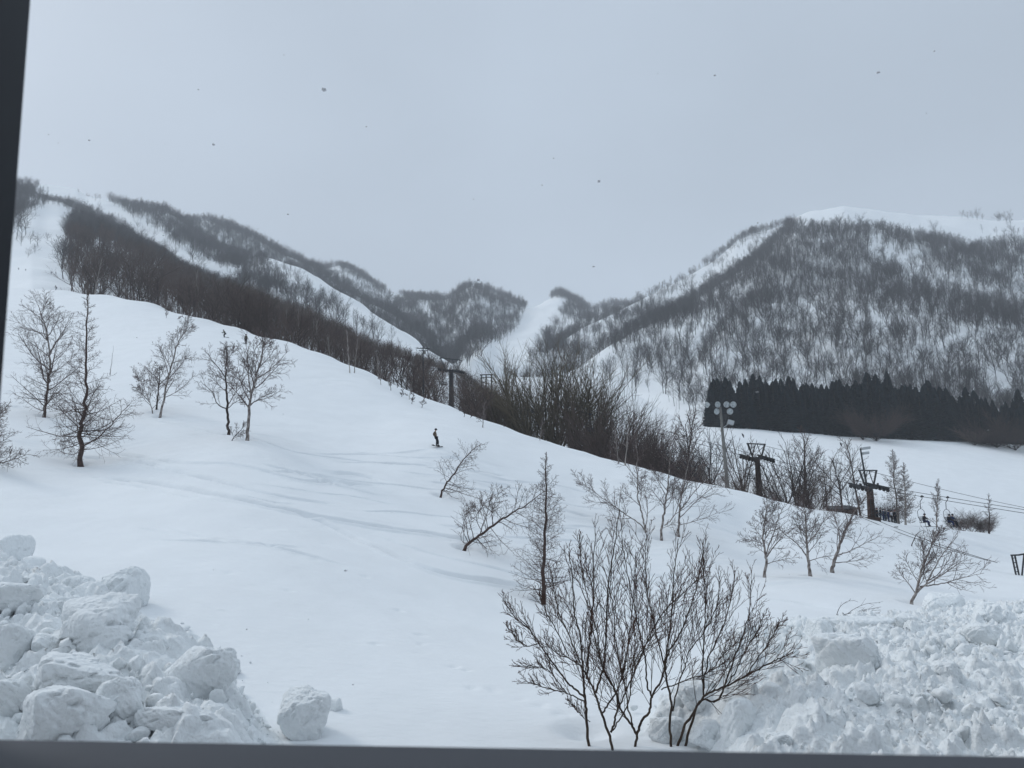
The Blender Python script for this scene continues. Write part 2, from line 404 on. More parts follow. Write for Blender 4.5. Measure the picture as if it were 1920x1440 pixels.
# ski and board tracks pressed into the slope: polylines given where they run on the slope
TRACKS = [([(170, 890), (300, 908), (430, 935), (560, 962), (680, 982), (800, 1000), (880, 1012), (960, 1024)], 0.42, 0.15),
          ([(540, 958), (620, 985), (700, 1025), (780, 1062), (860, 1086), (950, 1098), (1010, 1102)], 0.45, 0.16),
          ([(200, 845), (330, 868), (450, 872), (560, 900), (640, 905), (720, 912)], 0.35, 0.10),
          ([(250, 780), (400, 812), (520, 838), (640, 862), (760, 874), (830, 876)], 0.30, 0.06),
          ([(480, 868), (560, 888), (650, 915), (740, 935)], 0.35, 0.09),
          ([(600, 885), (670, 892), (730, 908)], 0.5, 0.12),
          ([(560, 882), (620, 900), (700, 918)], 0.5, 0.10),
          ([(60, 850), (160, 858), (260, 868), (400, 900), (520, 930), (640, 945)], 0.35, 0.07),
          ([(0, 735), (40, 738)], 0.5, 0.14), ([(0, 762), (55, 766)], 0.6, 0.18),
          ([(1380, 1115), (1480, 1128), (1600, 1145)], 0.25, 0.07), ([(1400, 1140), (1520, 1160)], 0.22, 0.05),
          ([(640, 845), (740, 852), (820, 840)], 0.3, 0.04), ([(900, 960), (1000, 985), (1100, 990)], 0.3, 0.05),
          ([(700, 1000), (800, 1035), (900, 1062), (1000, 1085), (1100, 1100)], 0.3, 0.06),
          ([(300, 985), (400, 1010), (480, 1022), (600, 1030)], 0.25, 0.04)]
_rt = random.Random(6)
for _ in range(20):
    x0, y0 = _rt.uniform(150, 1100), _rt.uniform(840, 1010); sl = _rt.uniform(.05, .22); ln_ = _rt.uniform(120, 380)
    TRACKS.append(([(x0, y0), (x0 + ln_ * .33, y0 + sl * ln_ * .25), (x0 + ln_ * .66, y0 + sl * ln_ * .6), (x0 + ln_, y0 + sl * ln_ * _rt.uniform(.8, 1.1))], _rt.uniform(.18, .3), _rt.uniform(.03, .07)))
TW = [(np.array([hit(*p)[:2] for p in pl]), w, dpt) for pl, w, dpt in TRACKS]

def smooth_line(p, n=10):
    p = np.asarray(p, float)
    if len(p) < 3: return p
    q = np.vstack([2 * p[0] - p[1], p, 2 * p[-1] - p[-2]]); o = []
    for i in range(1, len(q) - 2):
        for f in np.linspace(0, 1, n, endpoint=False):
            a, b, c, d = q[i - 1], q[i], q[i + 1], q[i + 2]
            o.append(b + 0.5 * f * (c - a + f * (2 * a - 5 * b + 4 * c - d + f * (3 * (b - c) + d - a))))
    o.append(p[-1]); return np.array(o)

def detail_h(x, y):
    """rolling, ripples and tracks on top of base_h"""
    h = 0.10 * fbm(x / 9.0, y / 9.0, 3, 3) * sst(8, 30, y) + 0.022 * fbm(x / 1.7, y / 2.6, 8, 3)
    # uneven skied snow, stronger in the middle band
    h += 0.085 * np.clip(fbm((x + 0.5 * y) / 14, (y - 0.5 * x) / 5, 21, 2), 0, 1) * fbm((x + 0.5 * y) / 4.0, (y - .5 * x) / 0.8, 23, 3) * sst(30, 45, y)
    h *= 1 - sst(300, 600, y) * 0
    return h

nt_, nl_ = 1150, 1300
tt = np.linspace(T0, T1, nt_); ll = np.interp(np.arange(nl_), [0, 200, 1050, nl_ - 1], [L0, math.log(20), math.log(125), L1])
TTg, LLg = np.meshgrid(tt, ll, indexing='ij')
Yg = np.exp(LLg); Xg = TTg * Yg
Zg = base_h(Xg.ravel(), Yg.ravel()).reshape(Xg.shape) + detail_h(Xg, Yg)
for pl, w, dpt in TW:
    pl = smooth_line(pl, 8)
    lo = pl.min(0) - 3; hi = pl.max(0) + 3
    msk = (Xg > lo[0]) & (Xg < hi[0]) & (Yg > lo[1]) & (Yg < hi[1])
    xs, ys = Xg[msk], Yg[msk]
    d = dist_poly(xs, ys, pl)
    wob = 1 + 0.5 * vnoise(xs / 1.3, ys / 1.3, 5)
    ends = sst(0, 3.0, np.minimum(np.hypot(xs - pl[0, 0], ys - pl[0, 1]), np.hypot(xs - pl[-1, 0], ys - pl[-1, 1])))
    Zg[msk] += ends * dpt * 3.0 * wob * (-np.exp(-(d / (.40 * w)) ** 2) * (1 + .5 * vnoise(xs / .3, ys / .3, 9)) - .35 * np.exp(-(d / w) ** 2) + 0.30 * np.exp(-((d - 1.1 * w) / (0.35 * w)) ** 2))
# hollows melted round the trunks, old footprints and small dents
WELLS = [(152, 872), (82, 780), (300, 780), (290, 772), (428, 815), (463, 825), (825, 930), (870, 1026), (1018, 1130), (1211, 993), (1240, 1008), (1272, 1001), (1433, 1080), (1519, 1076), (1560, 1070), (1708, 1132), (1100, 1367)]
DENTS = [(*hit(a, b)[:2], .45, .5) for a, b in WELLS]
_rd = random.Random(12)
for a, b in [(790, 1190), (795, 1205), (790, 1222), (850, 1252), (870, 1256), (890, 1290), (930, 1292), (975, 1308), (1015, 1322), (1048, 1335), (1065, 1338), (745, 1140), (700, 1205), (540, 1105), (500, 1020), (610, 1020), (690, 1080), (590, 1050), (430, 1075)]:
    for k in range(3): DENTS.append((*hit(a + _rd.uniform(-7, 7), b + _rd.uniform(-3, 3))[:2], _rd.uniform(.10, .2), _rd.uniform(.03, .08)))
for k in range(150): DENTS.append((*hit(_rd.uniform(450, 1000), _rd.uniform(830, 1000))[:2], _rd.uniform(.15, .35), _rd.uniform(.02, .08)))
for k in range(60): DENTS.append((*hit(_rd.uniform(330, 1000), _rd.uniform(1000, 1380))[:2], _rd.uniform(.05, .12), _rd.uniform(-.05, .03)))
for dx_, dy_, w_, dep in DENTS:
    i0, i1 = np.searchsorted(tt, [(dx_ - 3 * w_) / dy_, (dx_ + 3 * w_) / dy_]); j0, j1 = np.searchsorted(ll, [math.log(dy_ - 3 * w_), math.log(dy_ + 3 * w_)])
    i0 -= 1; j0 -= 1; q_ = ((Xg[i0:i1, j0:j1] - dx_) ** 2 + (Yg[i0:i1, j0:j1] - dy_) ** 2) / w_ ** 2
    Zg[i0:i1, j0:j1] += dep * (.6 if dep > .4 else .38) * (-np.exp(-q_) + .08 * np.exp(-(np.sqrt(q_) - 1.7) ** 2 * 3))
Vg = np.stack([Xg, Yg, Zg], -1).reshape(-1, 3)
idx = np.arange(nt_ * nl_).reshape(nt_, nl_)
Qg = np.stack([idx[:-1, :-1], idx[1:, :-1], idx[1:, 1:], idx[:-1, 1:]], -1).reshape(-1, 4)
ground = link('snow_ground', mesh_np('snow_ground', Vg, Qg), M['snow'])
tag(ground, kind='structure')

# ------------------------------------------------------------------ mountains: rows of surveyed points, foot to crest and over
def rowi(row, px):
    row = np.array(row, float)
    return np.interp(px, row[:, 0], row[:, 1]), np.interp(px, row[:, 0], row[:, 2])

def sheet(name, rows, px0, px1, nu, nv, th=0.0, thmask=None, rough=1.0, seed=1, spurs=(), catw=0.5):
    """hill face whose rows run foot -> crest; a back slope falls away behind the crest"""
    pxs = np.linspace(px0, px1, nu)
    C_ = []
    for ri, row in enumerate(rows):
        py, Y = rowi(row, pxs)
        pts = np.array([at(a, b, c) for a, b, c in zip(pxs, py, Y)])
        if ri == len(rows) - 1 and th:
            pts[:, 2] -= th * (thmask(pxs) if thmask else 1.0)
        C_.append(pts)
    crest = C_[-1]; foot = C_[0]
    # a convex back slope: same steepness, falling behind
    bk = []
    for k, fr in enumerate((0.05, 0.15, 0.35)):
        p = crest.copy(); s = 1 + fr; p[:, 0] *= s; p[:, 1] *= s; p[:, 2] -= (crest[:, 2] - foot[:, 2]).clip(20) * fr * (0.5 + 1.3 * fr) * 1.6
        bk.append(p)
    ctl = np.array(C_ + bk)                     # (rows, nu, 3)
    nr = len(C_); nb = len(bk)
    vv = np.concatenate([np.linspace(0, nr - 1, nv), nr - 1 + np.linspace(0, nb, max(10, nv // 4))[1:]])
    i = np.clip(np.floor(vv).astype(int), 0, nr + nb - 2); f = vv - i
    a = ctl[np.clip(i - 1, 0, None)]; b = ctl[i]; c = ctl[i + 1]; d = ctl[np.clip(i + 2, None, nr + nb - 1)]
    f = f[:, None, None]
    cat = b + 0.5 * f * (c - a + f * (2 * a - 5 * b + 4 * c - d + f * (3 * (b - c) + d - a)))
    lin = b * (1 - f) + c * f
    Pn = catw * cat + (1 - catw) * lin
    X, Y, Z = Pn[..., 0], Pn[..., 1], Pn[..., 2]
    fade = sst(0, 0.25, vv)[:, None] * (1 - 0.75 * np.exp(-((vv - (nr - 1)) / 0.12) ** 2))[:, None]
    Z += rough * fade * (9 * fbm(X / 130, Y / 150, seed, 3) + 2.0 * fbm(X / 25, Y / 40, seed + 9, 3))
    pp = proj(np.stack([X, Y, Z], -1).reshape(-1, 3)).reshape(X.shape + (2,))
    for line, wpx, hh in spurs:
        dd = dist_poly(pp[..., 0], pp[..., 1], line)
        Z += fade * hh * np.exp(-(dd / wpx) ** 2)
    V = np.stack([X, Y, Z], -1)
    ix = np.arange(V.shape[0] * V.shape[1]).reshape(V.shape[:2])
    Q = np.stack([ix[:-1, :-1], ix[:-1, 1:], ix[1:, 1:], ix[1:, :-1]], -1).reshape(-1, 4)
    ob = link(name, mesh_np(name, V.reshape(-1, 3), Q), M['snow_far'])
    tag(ob, kind='structure')
    return V

rng = np.random.default_rng(11)
def scatter_pts(V, dens_fn, per_m2, seed):
    """random points on a sheet, area weighted, thinned by dens_fn(px,py)"""
    r = np.random.default_rng(seed)
    A = V[:-1, :-1]; B = V[:-1, 1:]; D = V[1:, :-1]
    area = np.linalg.norm(np.cross(B - A, D - A), axis=-1)
    ctr = (A + V[1:, 1:]) / 2
    pp = proj(ctr.reshape(-1, 3))
    den = dens_fn(pp[:, 0], pp[:, 1], ctr.reshape(-1, 3)).reshape(area.shape)
    w = (area * np.clip(den, 0, 1)).ravel()
    n = int(w.sum() * per_m2)
    k = r.choice(len(w), n, p=w / w.sum())
    i, j = np.unravel_index(k, area.shape)
    u = r.random((n, 1)); v = r.random((n, 1))
    return V[i, j] * (1 - u) * (1 - v) + V[i, j + 1] * u * (1 - v) + V[i + 1, j] * (1 - u) * v + V[i + 1, j + 1] * u * v

# rows -----------------------------------------------------------------
m9c = [(1030, 700, 450), (1060, 686, 480), (1110, 660, 540), (1160, 630, 600), (1200, 605, 650), (1237, 586, 700), (1312, 544, 780), (1387, 496, 850), (1425, 466, 880), (1485, 413, 930), (1519, 400, 960), (1582, 388, 1000),
       (1650, 395, 1020), (1725, 407, 1030), (1800, 411, 1040), (1856, 416, 1045), (1920, 415, 1050), (2300, 425, 1050)]
m9 = sheet('hill_right', [
    [(1030, 745, 400), (1130, 745, 380), (1230, 785, 320), (1330, 840, 250), (1400, 835, 272), (1600, 845, 275), (1920, 860, 275), (2300, 870, 275)],
    [(1030, 715, 432), (1130, 695, 455), (1230, 690, 450), (1330, 700, 400), (1600, 690, 400), (1920, 702, 400), (2300, 720, 400)],
    [(1030, 706, 440), (1130, 670, 500), (1230, 636, 560), (1330, 592, 600), (1600, 508, 650), (1920, 530, 650), (2300, 535, 650)],
    m9c], 1030, 2300, 300, 170, catw=1.0, rough=.45, th=7, thmask=lambda p: 1 - sst(1470, 1500, p), seed=3,
    spurs=[([(1525, 470), (1450, 550), (1370, 625), (1320, 690)], 26, 3), ([(1610, 500), (1720, 550), (1800, 600), (1900, 640)], 30, 0), ([(1480, 560), (1560, 640), (1600, 700)], 28, 2),
           ([(1420, 560), (1360, 600), (1290, 680)], 16, -4), ([(1660, 470), (1780, 520), (1880, 560)], 24, -2)])
m8c = [(960, 700, 560), (987, 675, 620), (1027, 641, 700), (1080, 606, 780), (1127, 583, 850), (1200, 548, 940), (1275, 512, 1020), (1331, 481, 1080), (1380, 443, 1120), (1414, 430, 1140), (1440, 422, 1150), (1485, 408, 1180), (1560, 396, 1200)]
m8 = sheet('hill_right_spur', [[(960, 735, 470), (1060, 720, 540), (1200, 680, 640), (1330, 600, 780), (1560, 480, 900)], m8c], 960, 1560, 160, 60, th=9, rough=.6, seed=5)
m56c = [(600, 610, 1300), (740, 560, 1350), (777, 550, 1330), (827, 554, 1310), (850, 546, 1300), (880, 539, 1300), (917, 541, 1300), (943, 551, 1320), (967, 566, 1350), (993, 575, 1400), (1003, 568, 1440), (1022, 556, 1480), (1050, 549, 1500), (1080, 556, 1500), (1107, 574, 1500),
        (1135, 566, 1550), (1200, 570, 1550), (1260, 580, 1550)]
m5 = sheet('hill_middle', [[(600, 720, 560), (740, 720, 560), (900, 722, 540), (960, 716, 560), (1260, 730, 560)],
                           [(600, 690, 640), (740, 690, 640), (900, 690, 650), (960, 672, 700), (1000, 650, 760), (1260, 660, 800)],
                           [(600, 640, 850), (740, 640, 850), (860, 620, 900), (930, 630, 930), (1000, 612, 1000), (1260, 620, 1000)], m56c], 600, 1260, 200, 110, th=9, thmask=lambda p: 1 - 0.8 * np.exp(-((p - 1050) / 22) ** 2), seed=8,
           spurs=[([(845, 560), (830, 600), (850, 660)], 14, -10), ([(880, 545), (900, 620), (900, 680)], 24, 10)])
m4c = [(520, 500, 1500), (560, 494, 1500), (603, 494, 1500), (637, 490, 1500), (660, 499, 1480), (693, 524, 1450), (733, 541, 1420), (777, 550, 1400), (827, 556, 1380), (880, 580, 1360)]
m4 = sheet('hill_back', [[(520, 560, 1100), (700, 620, 1000), (880, 670, 900)], m4c], 520, 880, 110, 60, th=9, rough=.8, seed=12)
m3c = [(300, 402, 1300), (345, 408, 1300), (372, 405, 1290), (390, 404, 1280), (433, 417, 1260), (483, 441, 1220), (533, 468, 1160), (560, 478, 1130), (593, 491, 1090), (627, 518, 1040), (693, 554, 940), (743, 578, 870), (793, 614, 780), (818, 640, 700), (835, 668, 600), (850, 700, 540)]
m3 = sheet('hill_left_back', [[(300, 470, 1050), (483, 530, 950), (627, 600, 800), (743, 670, 650), (850, 730, 480)], m3c], 300, 850, 140, 60, th=9, rough=.6, seed=15)
m2c = [(-350, 350, 1200), (0, 338, 1200), (60, 345, 1200), (100, 350, 1200), (127, 352, 1200), (155, 357, 1180), (183, 360, 1150), (233, 375, 1100), (260, 380, 1080), (310, 386, 1050), (333, 396, 1030), (370, 424, 1000), (420, 456, 950),
       (473, 475, 900), (507, 485, 870), (560, 503, 800), (610, 533, 740), (660, 560, 690), (710, 594, 640), (760, 628, 580), (800, 660, 520), (850, 690, 480)]
m2 = sheet('hill_left_upper', [[(-350, 420, 950), (0, 420, 950), (110, 425, 900), (200, 460, 800), (300, 515, 650), (400, 560, 540), (500, 600, 460), (633, 650, 400), (760, 700, 360), (850, 740, 330)], m2c], -350, 850, 260, 90,
           th=9, thmask=lambda p: sst(140, 170, p) * (1 - sst(465, 490, p)), rough=.6, seed=18)
m1c = [(-350, 360, 950), (0, 357, 950), (30, 358, 950), (80, 366, 950), (110, 369, 940), (150, 384, 900), (200, 404, 850), (250, 434, 780), (300, 461, 700), (333, 484, 650), (383, 505, 560), (433, 522, 500), (500, 547, 440),
       (567, 572, 400), (633, 602, 370), (677, 628, 350), (727, 642, 340), (777, 662, 330), (860, 690, 320), (893, 713, 310), (930, 742, 290), (960, 765, 270)]
m1 = sheet('hill_left', [[(-350, 565, 205), (0, 560, 205), (60, 558, 202), (130, 566, 215), (300, 600, 205), (400, 630, 190), (550, 675, 170), (700, 738, 150), (850, 800, 140), (960, 835, 130)],
                         [(-350, 500, 300), (0, 482, 310), (60, 470, 330), (130, 468, 360), (250, 530, 300), (400, 590, 250), (550, 640, 220), (700, 700, 200), (850, 755, 190), (960, 800, 180)],
                         m1c], -350, 960, 300, 130, th=9, thmask=lambda p: sst(60, 90, p) * 0.9 + 0.1, rough=.55, seed=21)

# ------------------------------------------------------------------ tree growing
def unit(v):
    return v / (np.linalg.norm(v) + 1e-12)

def curve(r, p, d, Ln, k, wig, up):
    P = [p]; s = Ln / (k - 1)
    for i in range(k - 1):
        d = d + r.normal(0, wig, 3); d[2] += up
        d = unit(d); p = p + d * s; P.append(p)
    return np.array(P)

def sample(P, f):
    x = f * (len(P) - 1); i = min(int(x), len(P) - 2); u = x - i
    return P[i] * (1 - u) + P[i + 1] * u, unit(P[i + 1] - P[i])

def grow(r, parent, pr, Lref, spec, lev, out):
    """children of one branch; spec[lev] = dict(n,f0,f1,ang,ratio,up,wig,k,taper)"""
    if lev >= len(spec): return
    s = spec[lev]; n = s['n']; n = n(r) if callable(n) else n
    az = r.random() * 6.28
    for i in range(n):
        f = s['f0'] + (s.get('f1', 1.0) - s['f0']) * (i + r.random()) / n
        p, T = sample(parent, f)
        az += 2.4 + r.normal(0, .35)
        a = unit(np.cross(T, np.array([0.3, 0.2, 1.0]) if abs(T[2]) < .9 else np.array([1.0, 0, 0]))); b = np.cross(T, a)
        perp = a * math.cos(az) + b * math.sin(az)
        ang = R(s['ang'](f) if callable(s['ang']) else s['ang']) * (1 + r.normal(0, .16))
        d = T * math.cos(ang) + perp * math.sin(ang)
        shp = s['shape'](f) if 'shape' in s else (1.15 - 0.6 * f)
        Ln = Lref * s['ratio'] * shp * (0.7 + 0.6 * r.random())
        rr = float(np.interp(f * (len(pr) - 1), np.arange(len(pr)), pr))
        r0 = max(s['rmin'], min(rr * 0.7, Ln * s.get('slen', 0.012)))
        k = s.get('k', 4)
        P = curve(r, p, d, Ln, k, s['wig'], s['up'])
        if s.get('curl'):     # tips lift
            P[:, 2] += s['curl'] * Ln * np.linspace(0, 1, k) ** 2.2
        rad = np.linspace(r0, max(s['rmin'] * 0.6, r0 * 0.35), k)
        out.append((P, rad, lev + 1))
        grow(r, P, rad, Ln, spec, lev + 1, out)

def skel_mesh(name, br, nside=4):
    groups = {}
    for P, rad, _ in br: groups.setdefault(len(P), []).append((P, rad))
    Vs, Qs, n = [], [], 0
    for k, lst in groups.items():
        V, Q = tubes(np.array([a for a, _ in lst]), np.array([b for _, b in lst]), nside)
        Vs.append(V); Qs.append(Q + n); n += len(V)
    return mesh_np(name, np.vstack(Vs), np.vstack(Qs), True)

def larch_spec(H, dens=1.0, rm=0.007):
    return [dict(n=int(96 * dens), f0=0.06, f1=0.985, ang=lambda f: 92 - 38 * f, ratio=0.235, shape=lambda f: (1.02 - f) ** 0.75 * (0.55 + 0.45 * sst(0.0, .2, np.array(f))), up=-0.01, wig=.07, k=6, rmin=rm * 1.2, slen=.011, curl=.22),
            dict(n=11, f0=.12, f1=1.0, ang=52, ratio=.36, up=.02, wig=.12, k=4, rmin=rm, slen=.01, curl=.1),
            dict(n=3, f0=.2, f1=1.0, ang=45, ratio=.45, up=.02, wig=.12, k=3, rmin=rm * .8)]
def birch_spec(H, rm=0.008, n1=15, f0=.28, sp=44, r1=.42):
    n1 = int(n1 * 1.15)
    return [dict(n=n1, f0=f0, f1=.97, ang=lambda f: sp + 8 - 22 * f, ratio=r1, shape=lambda f: 1.15 - .75 * f, up=.045, wig=.10, k=7, rmin=rm * 1.5, slen=.014),
            dict(n=9, f0=.2, f1=1.0, ang=40, ratio=.46, up=.02, wig=.10, k=5, rmin=rm * 1.1, slen=.011),
            dict(n=5, f0=.15, f1=1.0, ang=36, ratio=.45, up=.02, wig=.11, k=4, rmin=rm, slen=.01),
            dict(n=3, f0=.25, f1=1.0, ang=34, ratio=.5, up=.02, wig=.1, k=3, rmin=rm * .8)]

def make_tree(name, label, cat, base, axis_pts, r0, spec, seed, bark, twig, group=None, limbs=(), limb_spec=None, n1side=8):
    """base: world point; axis_pts: world points of the trunk; limbs: extra hand-placed stems (pts, r)"""
    r = np.random.default_rng(seed)
    root = empty(name, tuple(base)); tag(root, label, cat, group)
    base = np.array(base)
    ax = smooth_line(np.array(axis_pts) - base, 5)
    ax = ax + np.vstack([np.zeros((1, 3)), r.normal(0, 1, (len(ax) - 1, 3)) * 0.008 * np.linalg.norm(ax[-1])/2])
    H = float(np.linalg.norm(np.diff(ax, axis=0), axis=1).sum())
    lead = ax.copy(); lead[0, 2] -= 0.25
    tr = np.linspace(1, 0.12, len(lead)) ** 0.85 * r0; tr[0] *= 1.35
    trunk = [(lead, tr, 0)]; br = []
    if spec: grow(r, ax, tr, H, spec, 0, br)
    for lp, lr in limbs:
        P = smooth_line(np.array(lp) - base, 5)
        P = P + np.vstack([np.zeros((1, 3)), r.normal(0, .012, (len(P) - 1, 3)) * np.linalg.norm(P[-1] - P[0]) * .4])
        rad = np.linspace(lr, lr * .25, len(P)); trunk.append((P, rad, 0))
        Ln = float(np.linalg.norm(np.diff(P, axis=0), axis=1).sum())
        grow(r, P, rad, Ln, limb_spec or spec[1:], 0, br)
    link('trunk', skel_mesh('trunk', trunk, n1side), bark, root)
    thick = [b for b in br if b[2] == 1]; thin = [b for b in br if b[2] > 1]
    if thick and thin:
        link('branches', skel_mesh('branches', thick, 5), bark if cat != 'birch' else twig, root)
        link('twigs', skel_mesh('twigs', thin, 3), twig, root)
    elif br:
        link('branches', skel_mesh('branches', br, 4), twig, root)
    return root

def pts_px(lst, Y, dy=0.0):
    """photo pixels to world points near distance Y, drifting in depth by dy along the line"""
    n = max(1, len(lst) - 1)
    return [at(a, b, Y + dy * i / n) for i, (a, b) in enumerate(lst)]


# ------------------------------------------------------------------ woods
def far_tree(seed, H=11.0, kind='fan', k3=3, wide=1.0, mult=1.0):
    """one bare tree as a single skeleton; kinds: fan (rounded crown), tall (slender), bush"""
    r = np.random.default_rng(seed); br = []
    if kind == 'fan':
        ax = curve(r, np.zeros(3), np.array([r.normal(0, .06), r.normal(0, .06), 1.]), H * .55, 5, .07, .02)
        tr = np.linspace(.19, .10, 5)
        spec = [dict(n=9, f0=.28, f1=1.0, ang=lambda f: (52 - 26 * f) * wide, ratio=1.0, shape=lambda f: 1.15 - .35 * f, up=.07, wig=.09, k=5, rmin=.05, slen=.014),
                dict(n=7, f0=.2, f1=1.0, ang=34, ratio=.46, up=.05, wig=.1, k=4, rmin=.028, slen=.011),
                dict(n=5, f0=.2, f1=1.0, ang=34, ratio=.5, up=.03, wig=.1, k=3, rmin=.018)]
    elif kind == 'tall':
        ax = curve(r, np.zeros(3), np.array([r.normal(0, .04), r.normal(0, .04), 1.]), H * .92, 6, .03, .02)
        tr = np.linspace(.16, .04, 6)
        spec = [dict(n=18, f0=.3, f1=1.0, ang=lambda f: 48 - 20 * f, ratio=.30, shape=lambda f: 1.3 - .9 * f, up=.07, wig=.09, k=4, rmin=.03, slen=.013),
                dict(n=7, f0=.2, f1=1.0, ang=34, ratio=.45, up=.04, wig=.1, k=3, rmin=.019, slen=.011),
                dict(n=3, f0=.2, f1=1.0, ang=34, ratio=.5, up=.03, wig=.1, k=3, rmin=.013)]
    elif kind == 'vase':
        ax = curve(r, np.zeros(3), np.array([r.normal(0, .05), r.normal(0, .05), 1.]), H * .36, 4, .06, .0)
        tr = np.linspace(.26, .15, 4)
        spec = [dict(n=12, f0=.25, f1=1.0, ang=lambda f: 40 - 20 * f, ratio=1.55, shape=lambda f: 1.05 - .1 * f, up=.045, wig=.06, k=6, rmin=.06, slen=.016),
                dict(n=11, f0=.25, f1=1.0, ang=27, ratio=.40, shape=lambda f: 1.0, up=.04, wig=.08, k=4, rmin=.026, slen=.011),
                dict(n=7, f0=.2, f1=1.0, ang=28, ratio=.45, up=.03, wig=.1, k=3, rmin=.015)]
    else:
        ax = curve(r, np.zeros(3), np.array([0, 0, 1.]), H * .12, 3, .05, 0)
        tr = np.linspace(.10, .08, 3)
        spec = [dict(n=int(15 * mult), f0=.0, f1=1.0, ang=lambda f: 36 * wide, ratio=7.2, shape=lambda f: 1.05, up=.05, wig=.07, k=6, rmin=.03, slen=.011),
                dict(n=int(14 * mult), f0=.2, f1=1.0, ang=26, ratio=.38, shape=lambda f: 1.1 - .3 * f, up=.04, wig=.08, k=4, rmin=.024, slen=.010),
                dict(n=8, f0=.2, f1=1.0, ang=30, ratio=.5, up=.03, wig=.1, k=3, rmin=.013)]
    Hh = float(np.linalg.norm(ax[-1]))
    grow(r, ax, tr, Hh, spec, 0, br)
    lead = ax.copy(); lead[0, 2] -= .6
    return (lead, tr, 0), br

def far_protos(kind, seeds, H, bark, twig, wide=1.0, mult=1.0):
    """mesh pairs (trunk+limbs, twigs) scaled to unit height 1"""
    res = []
    for s in seeds:
        tr, br = far_tree(s, H, kind, wide=wide, mult=mult)
        top = float(np.percentile([P[-1, 2] for P, _, _ in br], 96))
        sc = 1.0 / top
        allb = [(P * sc, rr * sc, l) for P, rr, l in [tr] + br]
        res.append((skel_mesh('trunk', [b for b in allb if b[2] <= 1], 4), skel_mesh('crown', [b for b in allb if b[2] > 1], 3),
                    skel_mesh('bare_tree', allb, 3)))
        for m_, mt in zip(res[-1], (bark, twig, twig)): m_.materials.append(mt)
    return res

PB = far_protos('fan', (1, 2, 3), 12, M['wood_brown'], M['wood_brown'])
PT = far_protos('tall', (5, 6), 12, M['wood_brown'], M['wood_brown'])
PP = far_protos('tall', (7, 8), 12, M['wood_pale'], M['wood_brown'])
PG = far_protos('fan', (11, 12, 13, 14, 17), 13, M['wood_grey'], M['wood_grey'])
PGT = far_protos('tall', (15, 16, 18), 13, M['wood_grey'], M['wood_grey'])
PU = far_protos('bush', (21, 22, 23), 8, M['wood_brown'], M['wood_brown'])
PO = far_protos('vase', (31, 32, 33, 34), 15, M['wood_olive'], M['wood_olive'], wide=1.0)
PD = far_protos('bush', (41, 42), 12, M['wood_dark'], M['wood_dark'], wide=1.5, mult=1.7)

def put_tree(pr, p, h, label, group, rz=None, whole=False, name='bare_tree', r=random.Random(4)):
    rz = r.random() * 6.28 if rz is None else rz
    if whole:
        o = link(name, pr[2], None, None, tuple(p)); o.rotation_euler = (r.gauss(0, .05), r.gauss(0, .05), rz); o.scale = (h, h, h)
        tag(o, label, 'tree', group); return o
    e_ = empty(name, tuple(p), rz); e_.scale = (h, h, h)
    e_.rotation_euler = (r.gauss(0, .05), r.gauss(0, .05), rz)
    link('trunk', pr[0], None, e_); link('crown', pr[1], None, e_)
    tag(e_, label, 'tree', group)
    return e_

def stuff_wood(name, P, Hs, src, label, seed, cat='wood'):
    """a wood nobody could count: one object whose trees grow on its points"""
    r = np.random.default_rng(seed); n = len(P)
    me = bpy.data.meshes.new(name); me.vertices.add(n); me.vertices.foreach_set('co', np.asarray(P, np.float32).ravel())
    a = me.attributes.new('h', 'FLOAT', 'POINT'); a.data.foreach_set('value', np.asarray(Hs, np.float32))
    rot = np.stack([r.normal(0, .06, n), r.normal(0, .06, n), r.random(n) * 6.28], 1).astype(np.float32)
    a = me.attributes.new('rot', 'FLOAT_VECTOR', 'POINT'); a.data.foreach_set('vector', rot.ravel())
    a = me.attributes.new('kindno', 'INT', 'POINT'); a.data.foreach_set('value', r.integers(0, len(src), n).astype(np.int32))
    ob = link(name, me, None)
    g = bpy.data.node_groups.new(name, 'GeometryNodeTree')
    g.interface.new_socket('Geometry', in_out='INPUT', socket_type='NodeSocketGeometry')
    g.interface.new_socket('Geometry', in_out='OUTPUT', socket_type='NodeSocketGeometry')
    gi = g.nodes.new('NodeGroupInput'); go = g.nodes.new('NodeGroupOutput'); jn = g.nodes.new('GeometryNodeJoinGeometry')
    def attr(nm, ty):
        q = g.nodes.new('GeometryNodeInputNamedAttribute'); q.data_type = ty; q.inputs['Name'].default_value = nm; return q.outputs['Attribute']
    ah, ar, ak = attr('h', 'FLOAT'), attr('rot', 'FLOAT_VECTOR'), attr('kindno', 'INT')
    e2r = g.nodes.new('FunctionNodeEulerToRotation'); g.links.new(ar, e2r.inputs[0])
    for i, so in enumerate(src):
        oi = g.nodes.new('GeometryNodeObjectInfo'); oi.inputs['Object'].default_value = so; oi.inputs['As Instance'].default_value = True
        cmp_ = g.nodes.new('FunctionNodeCompare'); cmp_.data_type = 'INT'; cmp_.operation = 'EQUAL'
        g.links.new(ak, cmp_.inputs[2]); cmp_.inputs[3].default_value = i
        ip = g.nodes.new('GeometryNodeInstanceOnPoints')
        g.links.new(gi.outputs[0], ip.inputs['Points']); g.links.new(cmp_.outputs[0], ip.inputs['Selection'])
        g.links.new(oi.outputs['Geometry'], ip.inputs['Instance']); g.links.new(e2r.outputs[0], ip.inputs['Rotation']); g.links.new(ah, ip.inputs['Scale'])
        g.links.new(ip.outputs[0], jn.inputs[0])
    g.links.new(jn.outputs[0], go.inputs[0])
    md = ob.modifiers.new('trees', 'NODES'); md.node_group = g
    tag(ob, label, cat, kind='stuff')
    return ob

